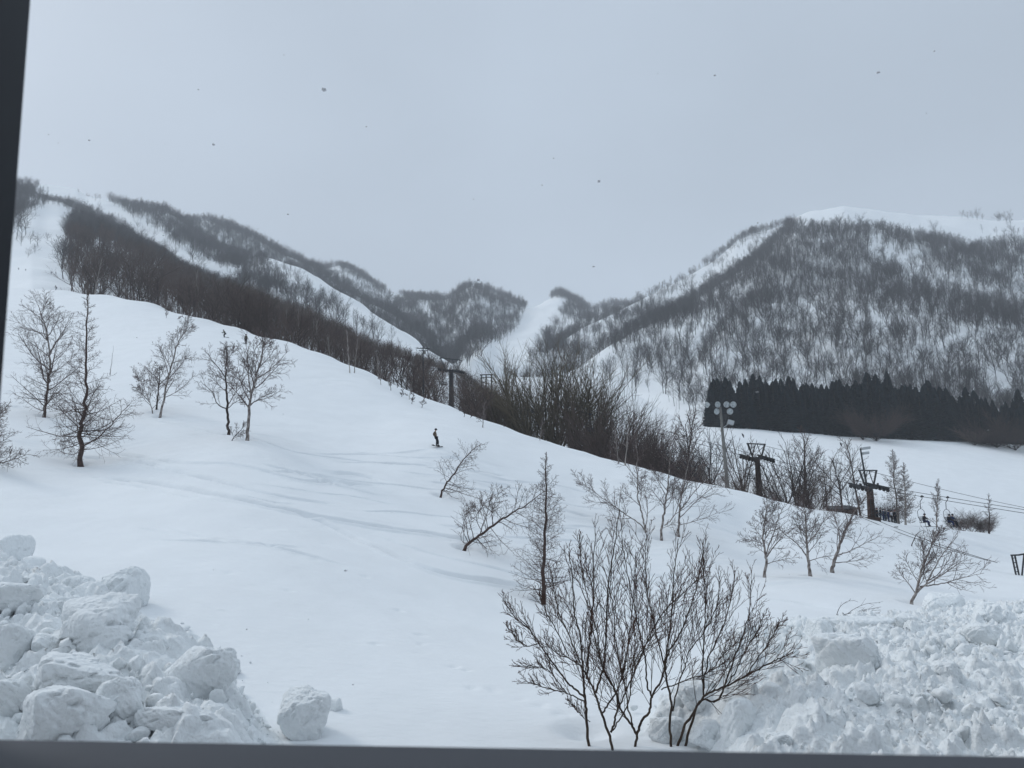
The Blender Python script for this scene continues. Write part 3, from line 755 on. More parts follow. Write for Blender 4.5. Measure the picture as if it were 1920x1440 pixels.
def seg(px, row):
    row = np.array(row, float); return np.interp(px, row[:, 0], row[:, 1])
def line_g(px, py, line, w): return np.exp(-(dist_poly(px, py, line) / w) ** 2)

# density of trees on each hill, read off the photograph's clearings
def d9(px, py, P):
    nzv = fbm(P[:, 0] / 45, P[:, 1] / 70, 41, 3)
    d = 0.64 + 0.42 * nzv - .18 * sst(1400, 1200, px) * sst(600, 650, py)
    treeline = seg(px, [(1100, 300), (1484, 413), (1540, 418), (1612, 414), (1661, 419), (1700, 432), (1725, 434), (1785, 446), (1819, 458), (1860, 450), (1920, 447), (2300, 450)])
    d += .35 * np.exp(-((py - treeline - 22) / 26) ** 2)
    d += .5 * line_g(px, py, [(1525, 480), (1450, 560), (1370, 630), (1330, 670)], 16) + .35 * line_g(px, py, [(1610, 505), (1700, 540), (1790, 590)], 22) + .3 * line_g(px, py, [(1570, 640), (1640, 660)], 22)
    d -= .40 * line_g(px, py, [(1760, 530), (1860, 555), (1930, 560)], 20) + .45 * line_g(px, py, [(1700, 690), (1740, 660), (1850, 640)], 13) + .7 * line_g(px, py, [(1300, 680), (1330, 635), (1345, 610)], 10)
    d -= .6 * line_g(px, py, [(1380, 590), (1400, 550), (1440, 500)], 8) + .5 * line_g(px, py, [(1280, 640), (1200, 660), (1100, 690)], 10) + .6 * line_g(px, py, [(1840, 720), (1920, 700)], 16) + .5 * line_g(px, py, [(1640, 455), (1700, 500), (1720, 470)], 12)
    d += .5 * np.exp(-((py - seg(px, [(1030, 695), (1110, 655), (1200, 600), (1237, 582), (1312, 540), (1387, 492), (1425, 462), (1485, 410)]) - 6) / 8) ** 2) * (px < 1500)
    d += 0.25 * sst(700, 760, py)
    d = np.clip(d, 0.0, 1)
    d = np.where((px < 1336) & (py > seg(px, [(1030, 712), (1130, 716), (1200, 738), (1250, 764), (1300, 788), (1336, 806)])), 0, d)
    bare = (py < treeline + 12) | (P[:, 1] > seg(px, [(a, c) for a, b, c in m9c]) - 8)
    d = np.where(bare & (px > 1480), 0.0 + np.where(px > 1700, .10, 0) * (fbm(P[:, 0] / 40, P[:, 1] / 40, 77, 2) > .55), d)
    return d
def d8(px, py, P):
    cr = seg(px, [(a, b) for a, b, c in m8c]); q = py - cr
    d = np.where(q < 15, 1.0, 0.30 + .3 * fbm(P[:, 0] / 40, P[:, 1] / 50, 4, 2))
    return np.where(px > 1485, 0, np.where(px > 1420, d * np.where(q < 6, .8, .5), d))
RUN3 = [(1008, 563), (1024, 561), (1056, 560), (1058, 575), (1038, 595), (1034, 612), (1012, 640), (1004, 655), (985, 678), (955, 705), (950, 740), (890, 740), (893, 695), (918, 667), (958, 638), (985, 612), (987, 592), (1000, 574)]
def d5(px, py, P):
    d_, ins = dist_poly(px, py, RUN3, True)
    d = 0.85 + .3 * fbm(P[:, 0] / 60, P[:, 1] / 60, 14, 2)
    d -= .8 * line_g(px, py, [(885, 577), (925, 583)], 7) + .8 * line_g(px, py, [(965, 562), (990, 576)], 5) + .8 * line_g(px, py, [(805, 600), (800, 585), (790, 575)], 8) + .5 * line_g(px, py, [(820, 655), (830, 662)], 8)
    d -= .5 * line_g(px, py, [(1075, 600), (1060, 625), (1040, 640)], 9) + .4 * line_g(px, py, [(1110, 585), (1135, 572)], 8)
    d -= .9 * (py > 690)
    d = np.where(px > 1100, d * .5, d)
    return np.where(ins | (d_ < 7.0) & (py > 562), 0, d)
def d4(px, py, P):
    d = 0.85 + .3 * fbm(P[:, 0] / 60, P[:, 1] / 60, 24, 2)
    d -= .9 * line_g(px, py, [(627, 505), (650, 520), (690, 540)], 6) + .95 * line_g(px, py, [(735, 552), (760, 575)], 10) + .8 * line_g(px, py, [(780, 590), (808, 600)], 12) + .5 * line_g(px, py, [(700, 545), (740, 590)], 8)
    return d
def d3(px, py, P):
    d = 1.0 + 0 * px
    d -= .7 * line_g(px, py, [(372, 402), (384, 422)], 9) + .5 * line_g(px, py, [(380, 440), (430, 470), (470, 482)], 8) + .3 * line_g(px, py, [(560, 500), (470, 455)], 6)
    return d
RUN1 = [(60, 348, 26), (107, 358, 22), (160, 374, 17), (200, 392, 16), (250, 425, 16), (293, 450, 16), (320, 474, 17), (350, 492, 18), (400, 516, 20), (450, 540, 20)]
def d2(px, py, P):
    r1 = seg(px, [(a, b) for a, b, c in RUN1]); w1 = seg(px, [(a, c) for a, b, c in RUN1])
    d = 1.0 + .2 * fbm(P[:, 0] / 50, P[:, 1] / 50, 34, 2)
    q = py - r1
    d = np.where((np.abs(q) < w1) & (px < 440), 0.02, d)
    # thin trees along the lower right bank of the run
    d = np.where((q <= -w1) & (q > -w1 - 9), d * .55, d)
    d = np.where((q >= w1) & (q < w1 + 12), d * .6, d)
    d = np.where((px > 290) & (q > w1) , .45 + .4 * fbm(P[:, 0] / 30, P[:, 1] / 30, 35, 2), d)
    d = np.where(px < 125, np.where(line_g(px, py, [(-50, 352), (45, 350), (72, 352)], 3) + line_g(px, py, [(-50, 364), (60, 364), (92, 366)], 3) + .6 * line_g(px, py, [(45, 335), (57, 338)], 5) > .4, .9, 0.0), d)
    cr = seg(px, [(a, b) for a, b, c in m2c]); q2 = py - cr; w2 = seg(px, [(465, 5), (500, 12), (560, 22), (620, 30), (700, 38), (760, 36), (800, 26)])
    d -= .9 * line_g(px, py, [(362, 405), (380, 420), (372, 432)], 8)
    w2 = w2 + 5
    d = np.where((px > 466) & (q2 < w2), 0.0, d)
    d = np.where((px > 466) & (q2 >= w2) & (q2 < w2 + 34), .42 + .3 * fbm(P[:, 0] / 30, P[:, 1] / 30, 36, 2), d)
    return d
def d1(px, py, P):
    left = seg(py, [(350, 78), (366, 84), (375, 88), (385, 100), (391, 118), (400, 135), (412, 143), (420, 134), (440, 124), (470, 118), (500, 115), (530, 118), (545, 130), (560, 140)])
    d = np.where(px > left, .92 + .25 * fbm(P[:, 0] / 40, P[:, 1] / 40, 44, 2), 0.0)
    w = (px < left) & (py < seg(px, [(-200, 440), (0, 428), (30, 418), (50, 404), (75, 393), (84, 388), (95, 380)]))
    d = np.where(w, 0.85, d)
    d = np.where((px < 64) & (py > 425) & (py < 470), .16, d)
    d = np.where((px >= 150) & (px < 420), d * (1 - .45 * line_g(px, py, [(190, 450), (260, 478), (330, 515), (420, 555)], 9)), d)
    d = np.where((px > 130) & (px < 240) & (py < seg(px, [(130, 405), (170, 420), (240, 445)])) & (py > seg(px, [(130, 380), (240, 435)])), d * .8, d)
    return d

W1 = scatter_pts(m1, d1, 1 / 30.0, 1)
_w = proj(W1)[:, 0]; W1 = W1[~((_w > 818) & (_w < 872) & (W1[:, 1] < 215))]
W2 = scatter_pts(m2, d2, 1 / 32.0, 2)
W3 = scatter_pts(m3, d3, 1 / 27.0, 3)
W4 = scatter_pts(m4, d4, 1 / 42.0, 4)
W5 = scatter_pts(m5, d5, 1 / 46.0, 5)
W8 = scatter_pts(m8, d8, 1 / 34.0, 6)
W9 = scatter_pts(m9, d9, 1 / 25.0, 7)
# gully just behind the crest of the slope
def gully(n, pxa, pxb, ya, yb, r, cond=None):
    o = []
    while len(o) < n:
        px = r.uniform(pxa, pxb); rid = seg(px, [(a, c) for a, b, c in RIDGE])
        Y = rid * r.uniform(ya, yb); x = at(px, 700, Y)[0]
        z = gh(x, Y)
        o.append((x, Y, z))
    return np.array(o)
rg = np.random.default_rng(77)
GLY = np.vstack([gully(210, 128, 560, 1.03, 1.32, rg), gully(190, 560, 960, 1.05, 1.75, rg)])
def hsz(n, r, a, s, lo=.5): return np.clip(r.normal(a, s, n), a * lo, a * 1.5)
allw = []
H1 = hsz(len(W1), rg, 11.5, 2.2)
pz = proj(W1)
near = W1[:, 1] < 420
left_lone = pz[:, 0] < 125
brown = near & ~left_lone
grey = ~brown
HG = hsz(len(GLY), rg, 11.0, 2.8)
m1line = [(a, b) for a, b, c in m1c]
_q = proj(GLY)[:, 0]; _k = ~((_q > 826) & (_q < 866)) & (_q < 915); GLY = GLY[_k]; HG = HG[_k]
def clampH(P, H, r):
    q = proj(P); lim = (q[:, 1] - (seg(q[:, 0], m1line) + r.uniform(-7, 12, len(P)))) / F * P[:, 1]
    return np.where(q[:, 0] > 60, np.minimum(H, np.clip(lim, 3.0, 99)), H)
H1 = clampH(W1, H1, rg); HG = clampH(GLY, HG, rg)
# individuals: those of the near wood that show largest
cand = np.vstack([GLY, W1[brown]]); ch = np.concatenate([HG, H1[brown]])
score = ch / cand[:, 1]
order = np.argsort(-score)
NI = 215
ind, rest = order[:NI], order[NI:]
rr = random.Random(9)
fam = PB + PT + PP
for i in ind:
    pr = rr.choice(PB + PB + PT + PT + PP)
    pale = pr in PP
    q = proj(cand[i])[0]
    lab = ('slender pale trunked tree in the brown wood behind the crest of the snow slope' if pale else
           'bare brown tree in the dense wood behind the crest of the snow slope')
    put_tree(pr, cand[i] - [0, 0, .2], ch[i], lab, 'pale trunked trees in the near wood' if pale else 'bare brown trees of the near wood')
# sources for the woods: ordinary individual trees standing in them
def src(prl, P, Hs, lab, grp):
    out = []
    for k, pr in enumerate(prl):
        out.append(put_tree(pr, P[k], float(Hs[k]), lab, grp, whole=True))
    return out
sB = src(PB + PT, cand[rest], ch[rest], 'bare brown tree in the dense wood behind the crest of the snow slope', 'bare brown trees of the near wood')
stuff_wood('near_wood', cand[rest][5:], ch[rest][5:], sB, 'dense brown leafless wood behind the crest of the snow slope', 5)
H9 = hsz(len(W9), rg, 12.0, 2.8) * (.84 + .16 * sst(300, 560, W9[:, 1]))
o9 = np.argsort(-H9 / W9[:, 1] + 10 * ((proj(W9)[:, 1] > 715) & (W9[:, 1] < 999)) * 0)
W9, H9 = W9[o9], H9[o9]
sG = src(PG + PGT, W9, H9, 'bare grey tree on the lower face of the right hand mountain', 'bare trees low on the right mountain')
for i in range(6, 46):
    put_tree(rr.choice(PG + PGT), W9[i], float(H9[i]), 'bare grey tree on the lower face of the right hand mountain', 'bare trees low on the right mountain', whole=True)
stuff_wood('right_mountain_wood', W9[46:], H9[46:], sG, 'open leafless grey wood over snow on the right mountain', 6)
stuff_wood('right_spur_wood', W8, hsz(len(W8), rg, 12, 2), sG, 'leafless trees along the dark spur behind the right mountain', 7)
stuff_wood('middle_hill_wood', W5, hsz(len(W5), rg, 13, 3.4), sG, 'leafless wood on the rounded hills at the valley head', 8)
stuff_wood('back_hill_wood', W4, hsz(len(W4), rg, 13, 2), sG, 'leafless wood with snowy gaps on the hill behind the left ridge', 9)
stuff_wood('left_back_wood', W3, hsz(len(W3), rg, 12.5, 3), sG, 'dark leafless wood on the back ridge at left', 10)
stuff_wood('left_upper_wood', W2, hsz(len(W2), rg, 12, 3), sG, 'dark leafless wood either side of the upper ski run', 11)
stuff_wood('left_wood', W1[grey], H1[grey] * 1.02, sG, 'leafless grey wood on the left hill above the brown wood', 12)

# ------------------------------------------------------------------ dark conifers at the back of the field
def conifer(seed):
    r = np.random.default_rng(seed); V = []; Q = []; n = 0
    NB = 560
    for i in range(NB):
        f = (i + r.random()) / NB; z = .06 + .93 * f
        Rm = .175 * (1 - f) ** .72 * (0.75 + .5 * r.random()) + .006
        a = r.random() * 6.283
        d = np.array([math.cos(a), math.sin(a), 0]); t = np.array([-d[1], d[0], 0])
        st = np.array([0, 0, z]) + d * Rm * .15
        tip = st + d * Rm * .95 + np.array([0, 0, -.035 - .03 * r.random() + (.05 * f)])
        w = (.018 + .03 * (1 - f)) * (0.7 + .6 * r.random())
        m_ = st * .45 + tip * .55
        V += [st, m_ + t * w + [0, 0, -.012], tip, m_ - t * w + [0, 0, -.012]]; Q.append([n, n + 1, n + 2, n + 3]); n += 4
        V += [st + [0, 0, .012], m_ + [0, 0, .014], tip, m_ - [0, 0, .03]]; Q.append([n, n + 1, n + 2, n + 3]); n += 4
    cr = mesh_np('crown', V, Q, False); cr.materials.append(M['needles'])
    tv, tq = tubes(np.array([[[0, 0, -.03], [0, 0, .4], [0, 0, .97]]]), np.array([[.017, .012, .003]]), 6)
    tk = mesh_np('trunk', tv, tq); tk.materials.append(M['needle_trunk'])
    return tk, cr
CON = [conifer(s) for s in (1, 2, 3, 4, 5)]
topl = [(1322, 730), (1345, 708), (1420, 706), (1500, 716), (1560, 718), (1650, 706), (1680, 720), (1760, 724), (1800, 736), (1860, 745), (1900, 752), (1960, 745), (2100, 750)]
rc = random.Random(3)
def add_con(px, Y, top):
    x = at(px, 810, Y)[0]; z = gh(x, Y)
    H = (at(px, top, Y)[2] - z)
    e_ = empty('conifer', (x, Y, z - .2), rc.random() * 6.28); w = H * rc.uniform(.9, 1.6); e_.scale = (w, w, H)
    tk, cr = rc.choice(CON); link('trunk', tk, None, e_); link('crown', cr, None, e_)
    tag(e_, 'tall dark evergreen conifer in the dense row behind the open snow field', 'tree', 'dark conifers behind the snow field')
for row, (Y0, n, dtop) in enumerate([(270, 78, 12), (276, 62, 5), (283, 58, 0)]):
    for i in range(n):
        px = 1334 + (2080 - 1334) * (i + rc.uniform(.15, .85)) / n
        tp = seg(px, topl) + dtop + rc.choice([-14, -7, 0, 3, 6, 12, 18]) * rc.uniform(.3, 1.2)
        add_con(px, Y0 + rc.uniform(-2.5, 2.5), tp)
for px, tp in ((1672, 694), (1650, 700), (1575, 710), (1750, 712), (1916, 728), (1430, 703)):
    add_con(px, 280, tp)

# ------------------------------------------------------------------ single trees: on the open slope and along its crest
def gbase(px, py, back=None):
    p = hit(px, py) if back is None else None
    if back is not None:
        x = at(px, py, back)[0]; p = np.array([x, back, gh(x, back)])
    return p

def hero(name, label, cat, pix, r0, spec, seed, bark, twig, Y=None, drift=0.0, limbs=(), lspec=None, group=None):
    """pix: trunk from base to tip as read in the photo; limbs: [(pixels, radius, depth drift)]"""
    if Y is None:
        b = hit(*pix[0])
    else:
        x = at(pix[0][0], pix[0][1], Y)[0]; b = np.array([x, Y, gh(x, Y)])
    Y0 = b[1]
    ax = [b] + pts_px(pix, Y0, drift)[1:]
    lm = [(pts_px(p, Y0 + dd * .15, dd), rr_) for p, rr_, dd in limbs]
    return make_tree(name, label, cat, b, ax, r0, spec, seed, bark, twig, group, lm, lspec)

LB, LT, BB, BT, DB = M['bark_larch'], M['twig_larch'], M['bark_birch'], M['twig_birch'], M['bark_dark']
low = [dict(n=16, f0=.2, f1=1, ang=48, ratio=.32, up=.04, wig=.12, k=5, rmin=.012, slen=.01), dict(n=6, f0=.2, f1=1, ang=42, ratio=.45, up=.03, wig=.12, k=4, rmin=.009), dict(n=2, f0=.2, ang=40, ratio=.4, up=0, wig=.1, k=3, rmin=.008)]
hero('larch', 'tallest bare larch at left with a kinked trunk and one long low right limb', 'larch', [(152, 872), (151, 820), (153, 798), (160, 765), (161, 700), (163, 620), (166, 545)], .17,
     larch_spec(12, 1.0, .009), 101, LB, LT, limbs=[([(154, 836), (178, 824), (205, 800), (226, 776), (243, 758)], .055, -1.5), ([(160, 766), (140, 768), (118, 772), (108, 760)], .035, 1.5)], lspec=low)
hero('birch', 'wide crowned bare birch standing left of the tallest larch', 'birch', [(82, 780), (86, 745), (92, 705), (94, 660), (88, 625), (78, 590), (72, 572)], .13,
     birch_spec(10, .010, 17, .2, 52, .38), 102, BB, BT, limbs=[([(94, 665), (104, 645), (118, 625), (132, 590)], .05, 2), ([(90, 640), (70, 622), (45, 612), (30, 600)], .045, -1), ([(91, 700), (110, 692), (135, 672), (150, 655)], .04, 1)], lspec=birch_spec(9, .010)[1:])
hero('larch', 'low bushy bare larch in front of the wide birch at left', 'larch', [(84, 782), (87, 750), (90, 716), (92, 700)], .09,
     [dict(n=34, f0=.1, f1=.98, ang=lambda f: 75 - 20 * f, ratio=.75, shape=lambda f: 1.1 - .7 * f, up=0, wig=.08, k=6, rmin=.011, curl=.15)] + larch_spec(8, 1, .009)[1:], 103, LB, LT)
hero('larch', 'spreading bare larch cut off by the dark window post at left', 'larch', [(-28, 884), (-22, 850), (-12, 800), (-4, 765)], .12,
     [dict(n=44, f0=.05, f1=.98, ang=lambda f: 78 - 24 * f, ratio=.55, shape=lambda f: 1.1 - .7 * f, up=0, wig=.08, k=6, rmin=.011, curl=.15)] + larch_spec(8, 1, .009)[1:], 104, LB, LT, Y=46,
     limbs=[([(-20, 868), (5, 868), (30, 860), (52, 852)], .04, -1)], lspec=low)
hero('birch', 'leaning bare tree with reddish bark, rightmost stem of the clump above the snow tracks', 'birch', [(300, 780), (308, 745), (318, 700), (330, 655), (342, 628), (350, 620)], .10,
     birch_spec(9, .010, 14, .22, 46, .34), 105, BB, BT, limbs=[([(310, 745), (325, 738), (340, 728), (368, 700)], .035, 1)], lspec=birch_spec(7, .01)[1:])
hero('birch', 'shorter bare tree with a broken dark top in the clump above the snow tracks', 'birch', [(293, 768), (296, 740), (299, 712), (300, 688)], .085,
     birch_spec(7, .010, 11, .25, 45, .40), 106, DB, BT, limbs=[([(298, 722), (290, 705), (285, 690)], .04, 1), ([(298, 722), (312, 708), (325, 690), (330, 670)], .04, -1)], lspec=birch_spec(7, .01)[1:])
hero('birch', 'thin many stemmed sapling leaning left in the clump above the snow tracks', 'birch', [(287, 775), (280, 752), (270, 728), (258, 705)], .045,
     birch_spec(6, .010, 12, .1, 35, .5), 107, BB, BT)
hero('birch', 'left tree of the bare pair near the skiers, forked crown', 'birch', [(428, 815), (427, 785), (425, 740), (423, 705), (425, 680), (427, 652)], .115,
     birch_spec(9, .011, 13, .3, 45, .33), 108, DB, BT, limbs=[([(427, 768), (408, 757), (398, 735), (376, 715)], .05, 1), ([(425, 768), (440, 755), (455, 748), (462, 740)], .03, -1), ([(424, 710), (410, 690), (397, 674), (391, 662)], .05, 1)], lspec=birch_spec(7, .011)[1:])
hero('birch', 'right tree of the bare pair near the skiers, taller with a broad round crown', 'birch', [(463, 825), (466, 790), (468, 757), (474, 730), (482, 700), (492, 660), (498, 628)], .13,
     birch_spec(9, .011, 18, .25, 46, .36), 109, BB, BT, limbs=[([(468, 762), (480, 752), (495, 748), (510, 742), (530, 730)], .05, 1), ([(466, 765), (458, 755), (450, 745)], .03, -1), ([(478, 712), (500, 698), (520, 680), (540, 658)], .05, -1), ([(470, 745), (466, 700), (463, 670), (470, 640)], .05, 1)], lspec=birch_spec(8, .011)[1:])
hero('sapling', 'small broken sapling at the foot of the bare pair near the skiers', 'sapling', [(434, 828), (440, 818), (452, 806), (458, 795)], .035, birch_spec(3, .008, 9, .1, 45, .5)[:3], 110, DB, BT)
hero('sapling', 'tiny twiggy sapling on the snow left of the tallest larch trunk', 'sapling', [(121, 852), (118, 840), (117, 828)], .02, birch_spec(2, .007, 8, .1, 40, .5)[:2], 111, DB, BT)
hero('bare_pole', 'thin bare leaning pole standing in the snow right of the tallest larch', 'pole', [(206, 703), (210, 675), (213, 648)], .035, [dict(n=2, f0=.3, ang=60, ratio=.06, up=0, wig=.1, k=3, rmin=.01)], 112, DB, BT)
lean = [dict(n=30, f0=.04, f1=.98, ang=lambda f: 75 - 25 * f, ratio=.42, shape=lambda f: 1.15 - .85 * f, up=.03, wig=.13, k=6, rmin=.010, slen=.011), dict(n=7, f0=.2, ang=46, ratio=.42, up=.03, wig=.13, k=4, rmin=.008), dict(n=3, f0=.2, ang=42, ratio=.5, up=.02, wig=.1, k=3, rmin=.007)]
hero('larch', 'small larch leaning right below the snowboarder', 'larch', [(825, 930), (836, 908), (850, 890), (864, 868), (880, 850), (902, 832)], .075, lean, 113, LB, LT)
hero('larch', 'strongly leaning larch with long upswept twigs left of the straight larch', 'larch', [(870, 1026), (893, 1008), (925, 985), (955, 965), (985, 948), (1022, 920)], .085, lean, 114, LB, LT,
     limbs=[([(878, 1018), (868, 990), (876, 962), (885, 945)], .02, .6), ([(905, 1000), (893, 970), (905, 948), (920, 925)], .02, -.5), ([(925, 985), (922, 960), (930, 935), (945, 915)], .02, .5)], lspec=low)
hero('larch', 'straight slender larch standing behind the big leafless shrub', 'larch', [(1018, 1130), (1020, 1070), (1022, 1000), (1024, 930), (1025, 848)], .10, larch_spec(8, 1.0, .0065), 115, LB, LT)
hero('birch', 'thin upright birch rising over the crest, left of the white trunked pair', 'birch', [(1211, 993), (1203, 962), (1196, 930), (1195, 880), (1193, 830), (1190, 780)], .075,
     birch_spec(10, .010, 12, .25, 36, .2), 116, BB, BT, limbs=[([(1211, 990), (1214, 960), (1212, 930), (1200, 890)], .04, 1), ([(1196, 900), (1180, 880), (1163, 862), (1150, 850)], .03, 1)], lspec=birch_spec(6, .01)[1:])
hero('birch', 'half fallen birch stretching left from the thin upright birch', 'birch', [(1209, 990), (1185, 972), (1160, 955), (1130, 935), (1105, 915), (1085, 903)], .05, birch_spec(6, .010, 13, .2, 40, .34)[:3], 117, BB, BT)
hero('birch', 'white trunked birch with an upright crown, left of the white trunked pair', 'birch', [(1240, 1008), (1243, 975), (1248, 940), (1253, 900), (1256, 860), (1258, 815)], .10,
     birch_spec(9, .010, 15, .25, 42, .28), 118, BB, BT, limbs=[([(1246, 985), (1262, 970), (1276, 930), (1288, 880), (1300, 835)], .045, 1), ([(1249, 930), (1235, 905), (1222, 880)], .035, -1), ([(1243, 990), (1255, 985), (1270, 978)], .02, 0)], lspec=birch_spec(7, .01)[1:])
hero('birch', 'white trunked birch with branches swept to the right, right of the white trunked pair', 'birch', [(1272, 1001), (1274, 970), (1276, 940), (1284, 905), (1290, 870)], .10,
     birch_spec(8, .010, 10, .3, 42, .3), 119, BB, BT, limbs=[([(1273, 985), (1300, 978), (1330, 968), (1352, 955)], .035, 1), ([(1276, 955), (1300, 925), (1325, 900), (1355, 885)], .045, 1), ([(1275, 970), (1305, 940), (1335, 915), (1350, 905)], .04, -1), ([(1280, 925), (1300, 890), (1320, 870)], .035, 0)], lspec=birch_spec(7, .01)[1:])
hero('birch', 'left birch of the three standing in the dip at right', 'birch', [(1433, 1080), (1437, 1055), (1434, 1030), (1430, 1005), (1435, 970), (1440, 945)], .10,
     birch_spec(6, .009, 16, .3, 46, .40), 120, BB, BT, limbs=[([(1437, 1045), (1455, 1020), (1475, 1000), (1500, 985)], .045, 1), ([(1436, 1058), (1462, 1050), (1495, 1045)], .03, -.5), ([(1436, 1040), (1450, 1000), (1462, 965), (1475, 945)], .045, .5)], lspec=birch_spec(5, .009)[1:])
hero('birch', 'middle birch of the three standing in the dip at right', 'birch', [(1519, 1076), (1515, 1045), (1512, 1010), (1511, 975), (1508, 945)], .11,
     birch_spec(6, .009, 17, .28, 48, .42), 121, BB, BT, limbs=[([(1514, 1045), (1495, 1020), (1470, 1000), (1455, 985)], .045, 1), ([(1513, 1020), (1530, 1000), (1545, 975), (1560, 950)], .045, -1), ([(1515, 1052), (1540, 1045), (1570, 1040)], .03, .5)], lspec=birch_spec(5, .009)[1:])
hero('birch', 'right birch of the three in the dip, leaning right from a thick stump', 'birch', [(1560, 1070), (1566, 1045), (1577, 1015), (1590, 985), (1606, 955), (1625, 930)], .13,
     birch_spec(6, .009, 13, .25, 44, .36), 122, BB, BT, limbs=[([(1568, 1042), (1600, 1030), (1625, 1018), (1650, 1005)], .045, 1), ([(1566, 1055), (1600, 1052), (1635, 1045)], .035, -.5), ([(1575, 1020), (1572, 990), (1565, 965), (1570, 945)], .04, .5)], lspec=birch_spec(5, .009)[1:])
hero('birch', 'many limbed birch leaning right above the ploughed snow bank', 'birch', [(1708, 1132), (1718, 1110), (1724, 1085), (1735, 1050), (1748, 1020), (1758, 985)], .085,
     birch_spec(6, .009, 13, .25, 42, .36), 123, BB, BT, limbs=[([(1716, 1113), (1735, 1095), (1755, 1060), (1775, 1030), (1795, 1005)], .05, 1), ([(1720, 1105), (1755, 1085), (1785, 1065), (1815, 1045)], .045, -1), ([(1725, 1100), (1765, 1095), (1800, 1085), (1845, 1075)], .04, .5), ([(1716, 1112), (1700, 1090), (1690, 1078), (1680, 1065)], .03, .5), ([(1722, 1100), (1730, 1060), (1738, 1030)], .035, -.5)], lspec=birch_spec(5, .009)[1:])
hero('sapling', 'twiggy low shoot lying on snow between the three birches', 'sapling', [(1478, 1075), (1488, 1085), (1505, 1092)], .015, birch_spec(2, .006, 7, .1, 40, .6)[:2], 124, DB, BT)
hero('dead_branch', 'dark dead branch sticking up at a slant below the chairlift', 'dead branch', [(1707, 1012), (1718, 1003), (1730, 994)], .05, birch_spec(2, .006, 6, .2, 45, .3)[:2], 125, DB, BT, Y=78)
# saplings along the crest
sap = [(656, 699, 650, 618), (664, 699, 672, 630), (714, 722, 712, 690), (733, 733, 730, 700), (745, 727, 743, 700), (753, 745, 755, 728), (767, 750, 772, 712), (772, 757, 776, 738), (791, 764, 797, 742), (797, 745, 795, 640),
       (861, 772, 862, 755), (870, 783, 874, 760), (882, 785, 886, 768), (905, 801, 909, 752), (945, 802, 946, 792), (1012, 826, 1018, 788), (1016, 824, 1035, 786), (1045, 833, 1050, 790), (1075, 838, 1080, 800), (1098, 846, 1103, 805),
       (312, 597, 312, 577), (331, 599, 342, 592), (1160, 868, 1152, 800), (1172, 872, 1180, 780), (1130, 858, 1128, 820)]
for i, (a, b, c, d) in enumerate(sap):
    hh = b - d
    pos = 'left part' if a < 420 else 'upper part' if a < 720 else 'middle part' if a < 850 else 'lower part' if a < 1000 else 'bushy lower part'
    lb = ('slender pale stemmed sapling' if hh > 50 else 'short twiggy sapling') + ' on the ' + pos + ' of the snow slope crest'
    hero('sapling', lb, 'sapling', [(a, b), ((a * 2 + c) / 3, (b * 2 + d) / 3), (c, d)], .028 + hh * .0006, birch_spec(4, .014, 7 if hh < 40 else 12, .25 if hh < 50 else .45, 42, .35 if hh < 50 else .16)[:2 if hh > 60 else 3], 200 + i, M['wood_pale'] if hh > 30 else DB, BT, group='saplings along the crest of the slope')
# trees in the gully behind the crest
def back_tree(px, top, Y, prl, lab, grp=None, name='bare_tree', wx=1.0):
    x = at(px, 850, Y)[0]; z = gh(x, Y); H = at(px, top, Y)[2] - z
    H *= .88 if prl is PU else 1.08 if prl is PO else 1.0
    e_ = put_tree(rr.choice(prl), (x, Y, z - .2), H, lab, grp, name=name)
    e_.scale = (H * wx, H * wx, H); return e_
for px, top, Y, wx in [(942, 726, 150, .5), (962, 716, 146, .6), (985, 714, 140, .6), (1003, 690, 152, .8), (1028, 686, 142, .9), (1052, 686, 150, .9), (1075, 688, 140, .9), (1096, 696, 148, .9), (1114, 712, 141, .85), (1128, 738, 136, .7)]:
    back_tree(px, top, Y, PO, 'large olive brown fan shaped tree in the middle clump beyond the slope crest', 'big fan shaped trees in the middle clump', wx=wx * 1.12)
for px, top, Y, wx in [(1140, 765, 126, .9), (1155, 758, 130, .9), (1200, 772, 122, .9), (1228, 798, 118, .9), (1258, 822, 114, .9), (1285, 850, 112, .9), (1165, 742, 128, .9), (1190, 756, 124, .9), (1215, 782, 120, .7), (1180, 790, 135, .9), (1240, 800, 118, .7), (1262, 815, 116, .8), (1225, 805, 128, .8), (1290, 842, 114, .7), (1150, 770, 132, .9), (1275, 838, 112, .7), (1310, 868, 112, .7), (1205, 815, 116, .8), (1250, 825, 110, .8), (1170, 815, 118, .8), (1330, 880, 108, .6)]:
    back_tree(px, top, Y, PU, 'reddish brown leafless shrub tree in the thicket right of the fan shaped clump', 'brown shrub trees of the thicket', wx=wx * .75)
